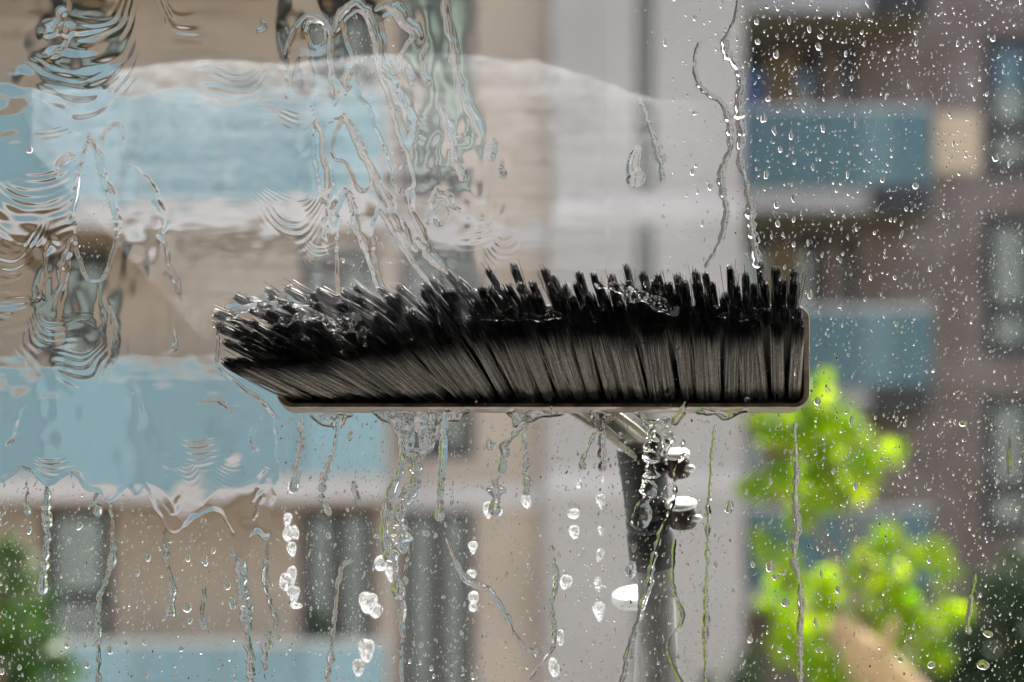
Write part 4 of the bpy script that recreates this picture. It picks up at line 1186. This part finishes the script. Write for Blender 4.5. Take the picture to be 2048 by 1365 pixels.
ORD = ['topmost', 'second', 'third', 'fourth', 'fifth', 'sixth', 'seventh', 'eighth', 'ninth', 'tenth']
seen_ = {}
for i, (px, py, rx, ry) in enumerate(FLY):
    o = link('flying_drop', blobs[i % 6])
    Yd = 0.11 + 0.05 * random.random(); kd = (Yd + CAMD) / CAMD
    o.location = P(px, py, Yd)
    o.scale = (rx * S * kd * 0.9, rx * S * kd, ry * S * kd * 1.05)
    o.rotation_euler = (0, random.uniform(-.25, .25), 0)
    for x0, x1, ph in COLUMNS:
        if x0 <= px < x1:
            k_ = seen_[ph] = seen_.get(ph, -1) + 1
            tag(o, ORD[k_] + ' white flying drop in the ' + ph, 'water drop', 'drops flying off the brush')


# --- droplets on the pane
def drop_shape(seed, seg_, rings, power=0.78):
    """Unit droplet: flat side at y = 0 towards the pane, swelling to +y; heavier at the bottom."""
    r = np.random.default_rng(seed)
    ph = r.uniform(0, 6.28, 3); am = r.normal(0, 1, 3) * (0.09, 0.07, 0.05)
    th = np.linspace(0, 2 * math.pi, seg_, endpoint=False)
    out = 1 + am[0] * np.cos(2 * th + ph[0]) + am[1] * np.cos(3 * th + ph[1]) + am[2] * np.cos(5 * th + ph[2])
    tear = r.uniform(0, .38)
    V = []
    rr = [1.0, 0.9, 0.7, 0.4][:rings] if rings <= 4 else list(np.linspace(1, 0.18, rings) ** 0.7)
    for k, rho in enumerate(rr):
        h = 0.0 if k == 0 else (1 - rho ** 2) ** power
        for j in range(seg_):
            z = math.sin(th[j]) * out[j] * rho
            x = math.cos(th[j]) * out[j] * rho * (1 - tear * max(0, math.sin(th[j])) * rho)
            V.append((x, h * (1 - .22 * z), z - 0.10 * h))
    V.append((0, 1.0, -0.10)); top = len(V) - 1
    V.append((0, 0, 0)); bot = len(V) - 1
    b0 = len(V); V += V[:seg_]
    Q = [(k * seg_ + j, k * seg_ + (j + 1) % seg_, (k + 1) * seg_ + (j + 1) % seg_, (k + 1) * seg_ + j) for k in range(len(rr) - 1) for j in range(seg_)]
    e = (len(rr) - 1) * seg_
    T_ = [(e + j, e + (j + 1) % seg_, top) for j in range(seg_)] + [(b0 + (j + 1) % seg_, b0 + j, bot) for j in range(seg_)]
    return np.array(V), np.array(T_), np.array(Q)


def fix_normals(V, T_, Q):
    # outward = +y on the dome; the given order already winds so for x right, z up when seen from +y reversed
    return V, T_[:, ::-1], Q[:, ::-1]


BRUSH_BOX = [(430, 600), (480, 545), (1600, 515), (1620, 620), (1615, 830), (560, 830), (425, 735)]


def pt_in(px, py, poly): return bool(in_poly(np.array([[px]]), np.array([[py]]), poly)[0, 0])


big_list = [(60, 300, 7, 9), (1540, 1133, 11, 11), (1550, 1155, 8, 5), (1975, 1268, 10, 7), (1965, 1330, 13, 10), (1938, 1268, 9, 9), (1925, 848, 9, 6), (1458, 1015, 10, 12), (1430, 1130, 5, 7), (1570, 1205, 9, 9), (1595, 1012, 5, 8),
            (1634, 803, 7, 8), (1590, 700, 5, 8), (1555, 698, 5, 6), (1620, 590, 5, 10), (1552, 110, 6, 9), (1536, 199, 6, 6), (1580, 185, 4, 5), (1527, 238, 7, 9), (1548, 262, 5, 9), (1582, 273, 5, 8), (1645, 258, 5, 8), (1532, 350, 5, 10),
            (1553, 410, 6, 9), (1587, 398, 5, 8), (1625, 335, 4, 7), (1589, 325, 4, 5), (1555, 448, 5, 8), (1587, 440, 4, 6), (1516, 480, 5, 7), (1587, 490, 4, 6), (1420, 375, 5, 7), (1385, 345, 5, 8), (1392, 332, 4, 4), (1390, 228, 6, 4),
            (1636, 95, 6, 8), (1618, 60, 4, 8), (1513, 45, 5, 7), (1534, 15, 5, 4), (1555, 17, 4, 7), (1578, 42, 4, 9), (1515, 85, 6, 6), (1640, 75, 6, 5), (1560, 300, 5, 6), (1665, 420, 4, 6), (1765, 360, 5, 6), (1830, 373, 7, 7), (1990, 318, 8, 6),
            (1985, 80, 6, 5), (1862, 1330, 9, 7), (1500, 1280, 6, 7), (1505, 1130, 5, 6), (1630, 1245, 5, 8), (1634, 1300, 4, 5), (1675, 1180, 5, 8), (1800, 1320, 6, 5), (1560, 1300, 5, 6),
            (85, 1180, 8, 9), (60, 1060, 6, 8), (375, 1215, 10, 10), (380, 1240, 6, 8), (465, 1205, 8, 13), (455, 1170, 7, 11), (340, 1222, 9, 7), (160, 1052, 8, 8), (195, 1022, 8, 7), (57, 1020, 6, 8), (220, 1300, 7, 8), (252, 1287, 5, 6), (290, 1285, 5, 6),
            (175, 1330, 6, 7), (135, 1291, 5, 6), (40, 1335, 5, 6), (292, 1350, 5, 5), (5, 1343, 6, 6), (465, 1105, 6, 9), (410, 1122, 8, 9), (428, 1100, 5, 8), (296, 1115, 6, 9), (275, 1145, 5, 9), (376, 1115, 6, 8), (558, 1275, 5, 9), (363, 1298, 5, 6),
            (701, 872, 6, 10), (712, 997, 9, 7), (852, 1067, 9, 7), (871, 1072, 5, 5), (753, 1073, 7, 5), (980, 890, 9, 12), (1205, 935, 8, 13), (1014, 1148, 4, 8), (948, 1352, 9, 7), (842, 1290, 6, 6), (863, 1337, 5, 5), (868, 1352, 4, 5), (923, 1266, 5, 5),
            (887, 1195, 5, 4), (657, 1072, 6, 8), (1365, 888, 6, 9), (1480, 858, 4, 7), (760, 1290, 5, 4), (1190, 640, 5, 5), (676, 676, 5, 6), (1355, 696, 5, 5), (1335, 785, 6, 8), (730, 752, 4, 8), (797, 752, 3, 6), (1020, 610, 4, 5), (1588, 630, 5, 9), (1592, 745, 4, 8), (1494, 800, 5, 5)]
occ = np.zeros((1365 // 5 + 3, 2048 // 5 + 3), bool)
drops = []
for (px, py, rx, ry) in big_list:
    if WET[int(py) + 100, int(px) + 100] and not pt_in(px, py, FILM_EDGE): continue
    drops.append((px, py, rx, ry, random.uniform(-.15, .15)))
    occ[max(0, int((py - ry) / 5)):int((py + ry) / 5) + 1, max(0, int((px - rx) / 5)):int((px + rx) / 5) + 1] = True
# trickles and splashes keep loose drops away
_r, _c = np.meshgrid(np.arange(occ.shape[0]) * 5, np.arange(occ.shape[1]) * 5, indexing='ij')
occ_w = np.zeros_like(occ)
for _i in range(5):
    for _j in range(5):
        occ_w |= WET[np.clip(_r + 100 + _i, 0, 1559), np.clip(_c + 100 + _j, 0, 2259)]
CX5, CY5 = _c + 2.5, _r + 2.5
R_DRY = np.zeros(occ.shape, bool)
for d_ in DRY: R_DRY |= in_poly(CX5, CY5, d_)
R_FILM, R_BRUSH = in_poly(CX5, CY5, FILM_EDGE), in_poly(CX5, CY5, BRUSH_BOX)
occ |= occ_w & ~(R_FILM & (CX5 > 990))


def density(px, py):
    ij = (int(py / 5), int(px / 5))
    if R_DRY[ij]: return 1.0
    if R_FILM[ij]: return 0.0
    if R_BRUSH[ij]: return 0.16
    if px < 1010 and py < 560: return 0
    if px < 1290 and py < 560: return 0.02
    if px < 1470 and py < 560: return 0.30
    if px < 560: return 1.0
    if py > 830 and px < 1470: return 1.0
    return 0.85


n_try = 26000
for _ in range(n_try):
    px, py = random.uniform(0, 2048), random.uniform(0, 1365)
    dn = density(px, py)
    if random.random() > dn: continue
    small = 1.0
    if R_DRY[int(py / 5), int(px / 5)]: small = 0.75
    rx = min(5.0, random.lognormvariate(math.log(1.15), 0.45)) * small
    ry = rx * min(2.6, random.lognormvariate(math.log(1.6), 0.30))
    i0, i1 = int((py - ry) / 5), int((py + ry) / 5); j0, j1 = int((px - rx) / 5), int((px + rx) / 5)
    if i0 < 0 or j0 < 0: continue
    if occ[i0:i1 + 1, j0:j1 + 1].any() and (rx > 2.6 or occ[int(py / 5), int(px / 5)]): continue
    if rx > 2: occ[i0:i1 + 1, j0:j1 + 1] = True
    drops.append((px, py, rx, ry, random.gauss(0.12, 0.25)))
drops.sort(key=lambda q: -q[2] * q[3])
base_meshes = []
for i in range(14):
    V, T_, Q = fix_normals(*drop_shape(700 + i, 18, 6))
    base_meshes.append(np_mesh('droplet', V, tris=T_, quads=Q, mat=MATS['water']))


ZONES = [(1470, 0, 1590, 215, 'over the blue curtain and brown door at upper right'), (1590, 0, 1720, 215, 'over the dark balcony doors at upper right'), (1720, 0, 1850, 215, 'over the brick above the upper teal balcony'),
         (1850, 0, 1962, 215, 'over the brick just above the painted sun patch'), (1962, 0, 2048, 200, 'over the upper half of the topmost far-right window'), (1962, 200, 2048, 400, 'over the lower half of the topmost far-right window'),
         (1470, 215, 1600, 370, 'over the left part of the upper teal balcony glass'), (1600, 215, 1735, 370, 'over the middle of the upper teal balcony glass'), (1735, 215, 1866, 370, 'over the right part of the upper teal balcony glass'),
         (1866, 215, 1962, 350, 'over the painted sun patch'), (1470, 370, 1600, 520, 'over the pale slab and door right above the bristles'), (1600, 370, 1720, 520, 'over the doors below the upper teal balcony'),
         (1470, 520, 1720, 640, 'beside the right end of the bristles'), (1720, 350, 1850, 620, 'over the brick between the two teal balconies'), (1850, 350, 1962, 620, 'over the brick strip beside the middle far-right window'),
         (1962, 400, 2048, 760, 'over the middle far-right window'), (1620, 620, 1760, 760, 'over the lower teal balcony close to the block'), (1760, 620, 1866, 800, 'over the right part of the lower teal balcony'),
         (1866, 620, 1962, 1000, 'over the brick right of the lower teal balcony'), (1962, 760, 2048, 1100, 'over the lowest far-right window'), (1470, 760, 1600, 1000, 'over the left side of the upper leaf mass'),
         (1600, 760, 1700, 900, 'over the bright top of the upper leaf mass'), (1600, 900, 1700, 1000, 'over the centre of the upper leaf mass'), (1700, 760, 1866, 1000, 'over the right side of the upper leaf mass'),
         (1470, 1000, 1590, 1200, 'over the left leaves, beside the long thin trickle'), (1590, 1000, 1740, 1200, 'over the gap between the two leaf masses'), (1740, 1000, 1866, 1200, 'over the upper right leaves of the lower mass'),
         (1866, 1000, 1962, 1200, 'over the dark brick right of the lower leaf mass'), (1962, 1100, 2048, 1365, 'over the dark tree in the lower right corner'), (1470, 1200, 1640, 1365, 'near the bottom edge, left of the tan limb'),
         (1640, 1200, 1866, 1365, 'over the tan limb'), (1866, 1200, 1962, 1365, 'near the bottom edge, right of the tan limb'),
         (0, 900, 95, 1150, 'left of the icicle-like drip'), (95, 900, 225, 1150, 'between the icicle-like drip and the crooked trickle'), (225, 900, 335, 1150, 'just right of the crooked trickle'), (335, 900, 420, 1150, 'just right of the short round-bulbed drip'),
         (420, 900, 490, 1150, 'just left of the braided trickle'), (0, 1150, 95, 1365, 'over the green tree at lower left'), (95, 1150, 200, 1365, 'at lower left, between the green tree and crooked trickle'),
         (200, 1150, 290, 1365, 'near the bottom, right of the crooked trickle'), (290, 1150, 400, 1365, 'near the bottom, under the short round-bulbed drip'), (400, 1150, 500, 1365, 'near the bottom, left of the braided trickle'), (490, 900, 620, 1365, 'beside the bent trickle and the white flying drops'),
         (560, 830, 700, 1050, 'under the left end of the block'), (700, 830, 800, 1050, 'left of the water funnel'), (800, 830, 960, 1050, 'right of the water funnel'), (620, 1050, 780, 1365, 'beside the faint thin trickle at the bottom'),
         (780, 1050, 880, 1365, 'beside the thin beaded trickle'), (880, 1050, 1000, 1365, 'beside the dark diagonal trickle'), (960, 830, 1120, 1050, 'under the middle of the block, beside the splashy trickle'),
         (1000, 1050, 1240, 1365, 'over the grey wall, right of the dark diagonal trickle'), (1120, 830, 1240, 1050, 'over the grey wall, left of the pole clamp'), (1240, 830, 1345, 1365, 'over the pole and its clamp'), (1345, 830, 1470, 1365, 'over the grey wall, right of the pole')]


def zone(px, py):
    if pt_in(px, py, FILM_EDGE): return 'clear droplet lying within the rippling water film'
    if pt_in(px, py, BRUSH_BOX): return 'clear droplet in front of the ' + ('left' if px < 900 else 'middle' if px < 1300 else 'right') + (' bristle tips' if py < 680 else ' lower bristles and block')
    for x0, y0, x1, y1, ph in ZONES:
        if x0 <= px < x1 and y0 <= py < y1: return 'clear droplet ' + ph
    return 'clear droplet above the bristles, ' + ('between the trickles and grey wall' if px > 1340 else 'over the slot window')


for i, (px, py, rx, ry, ro) in enumerate(drops[:300]):
    o = link('droplet', base_meshes[i % 14])
    q = P(px, py, 0)
    o.location = (q.x, GAP, q.z)
    o.scale = (rx * S, min(rx, ry) * (0.30 + 0.26 * ((i * 37) % 11) / 11) * S, ry * S)
    o.rotation_euler = (0, ro, 0)
    z_ = ('tiny ' if rx * ry < 16 else 'big ' if rx * ry > 55 else '') + zone(px, py)
    tag(o, z_, 'droplet', z_)
rest = drops[300:]
for _ in range(2600):                      # the spray goes on past the edges of the picture
    px, py = random.uniform(-150, 2260), random.uniform(-160, 1560)
    if 0 <= px <= 2048 and 0 <= py <= 1365: continue
    if px < 1215 and py < 0 or px < 0 and py < 1000: continue
    rx = min(6.0, random.lognormvariate(math.log(1.25), 0.5))
    rest.append((px, py, rx, rx * random.uniform(1.1, 2.2), random.gauss(0.1, 0.25)))
VV, TT, QQ, n = [], [], [], 0
protos = [fix_normals(*drop_shape(900 + i, 8, 3, 0.85)) for i in range(10)]
for i, (px, py, rx, ry, ro) in enumerate(rest):
    V, T_, Q = protos[i % 10]
    W = V * np.array([rx, min(rx, ry) * (0.18 + 0.42 * ((i * 7919) % 97) / 97 * ((i * 104729) % 89) / 89 + 0.05 * rx + (0.10 if py > 830 else -0.05)), ry]) * S
    c, s_ = math.cos(ro), math.sin(ro)
    W = np.stack([W[:, 0] * c + W[:, 2] * s_, W[:, 1], -W[:, 0] * s_ + W[:, 2] * c], -1)
    VV.append(W + np.array([(px - 1024) * S, GAP, EYE + (HORIZON - py) * S])); TT.append(T_ + n); QQ.append(Q + n); n += len(V)
V = np.concatenate(VV); ctr = V.mean(0)
me = np_mesh('fine_spray', V - ctr, tris=np.concatenate(TT), quads=np.concatenate(QQ), mat=MATS['water'])
sp = link('fine_spray', me); sp.location = ctr
tag(sp, 'fine spray of countless tiny droplets scattered over the glass', 'spray', kind='stuff')
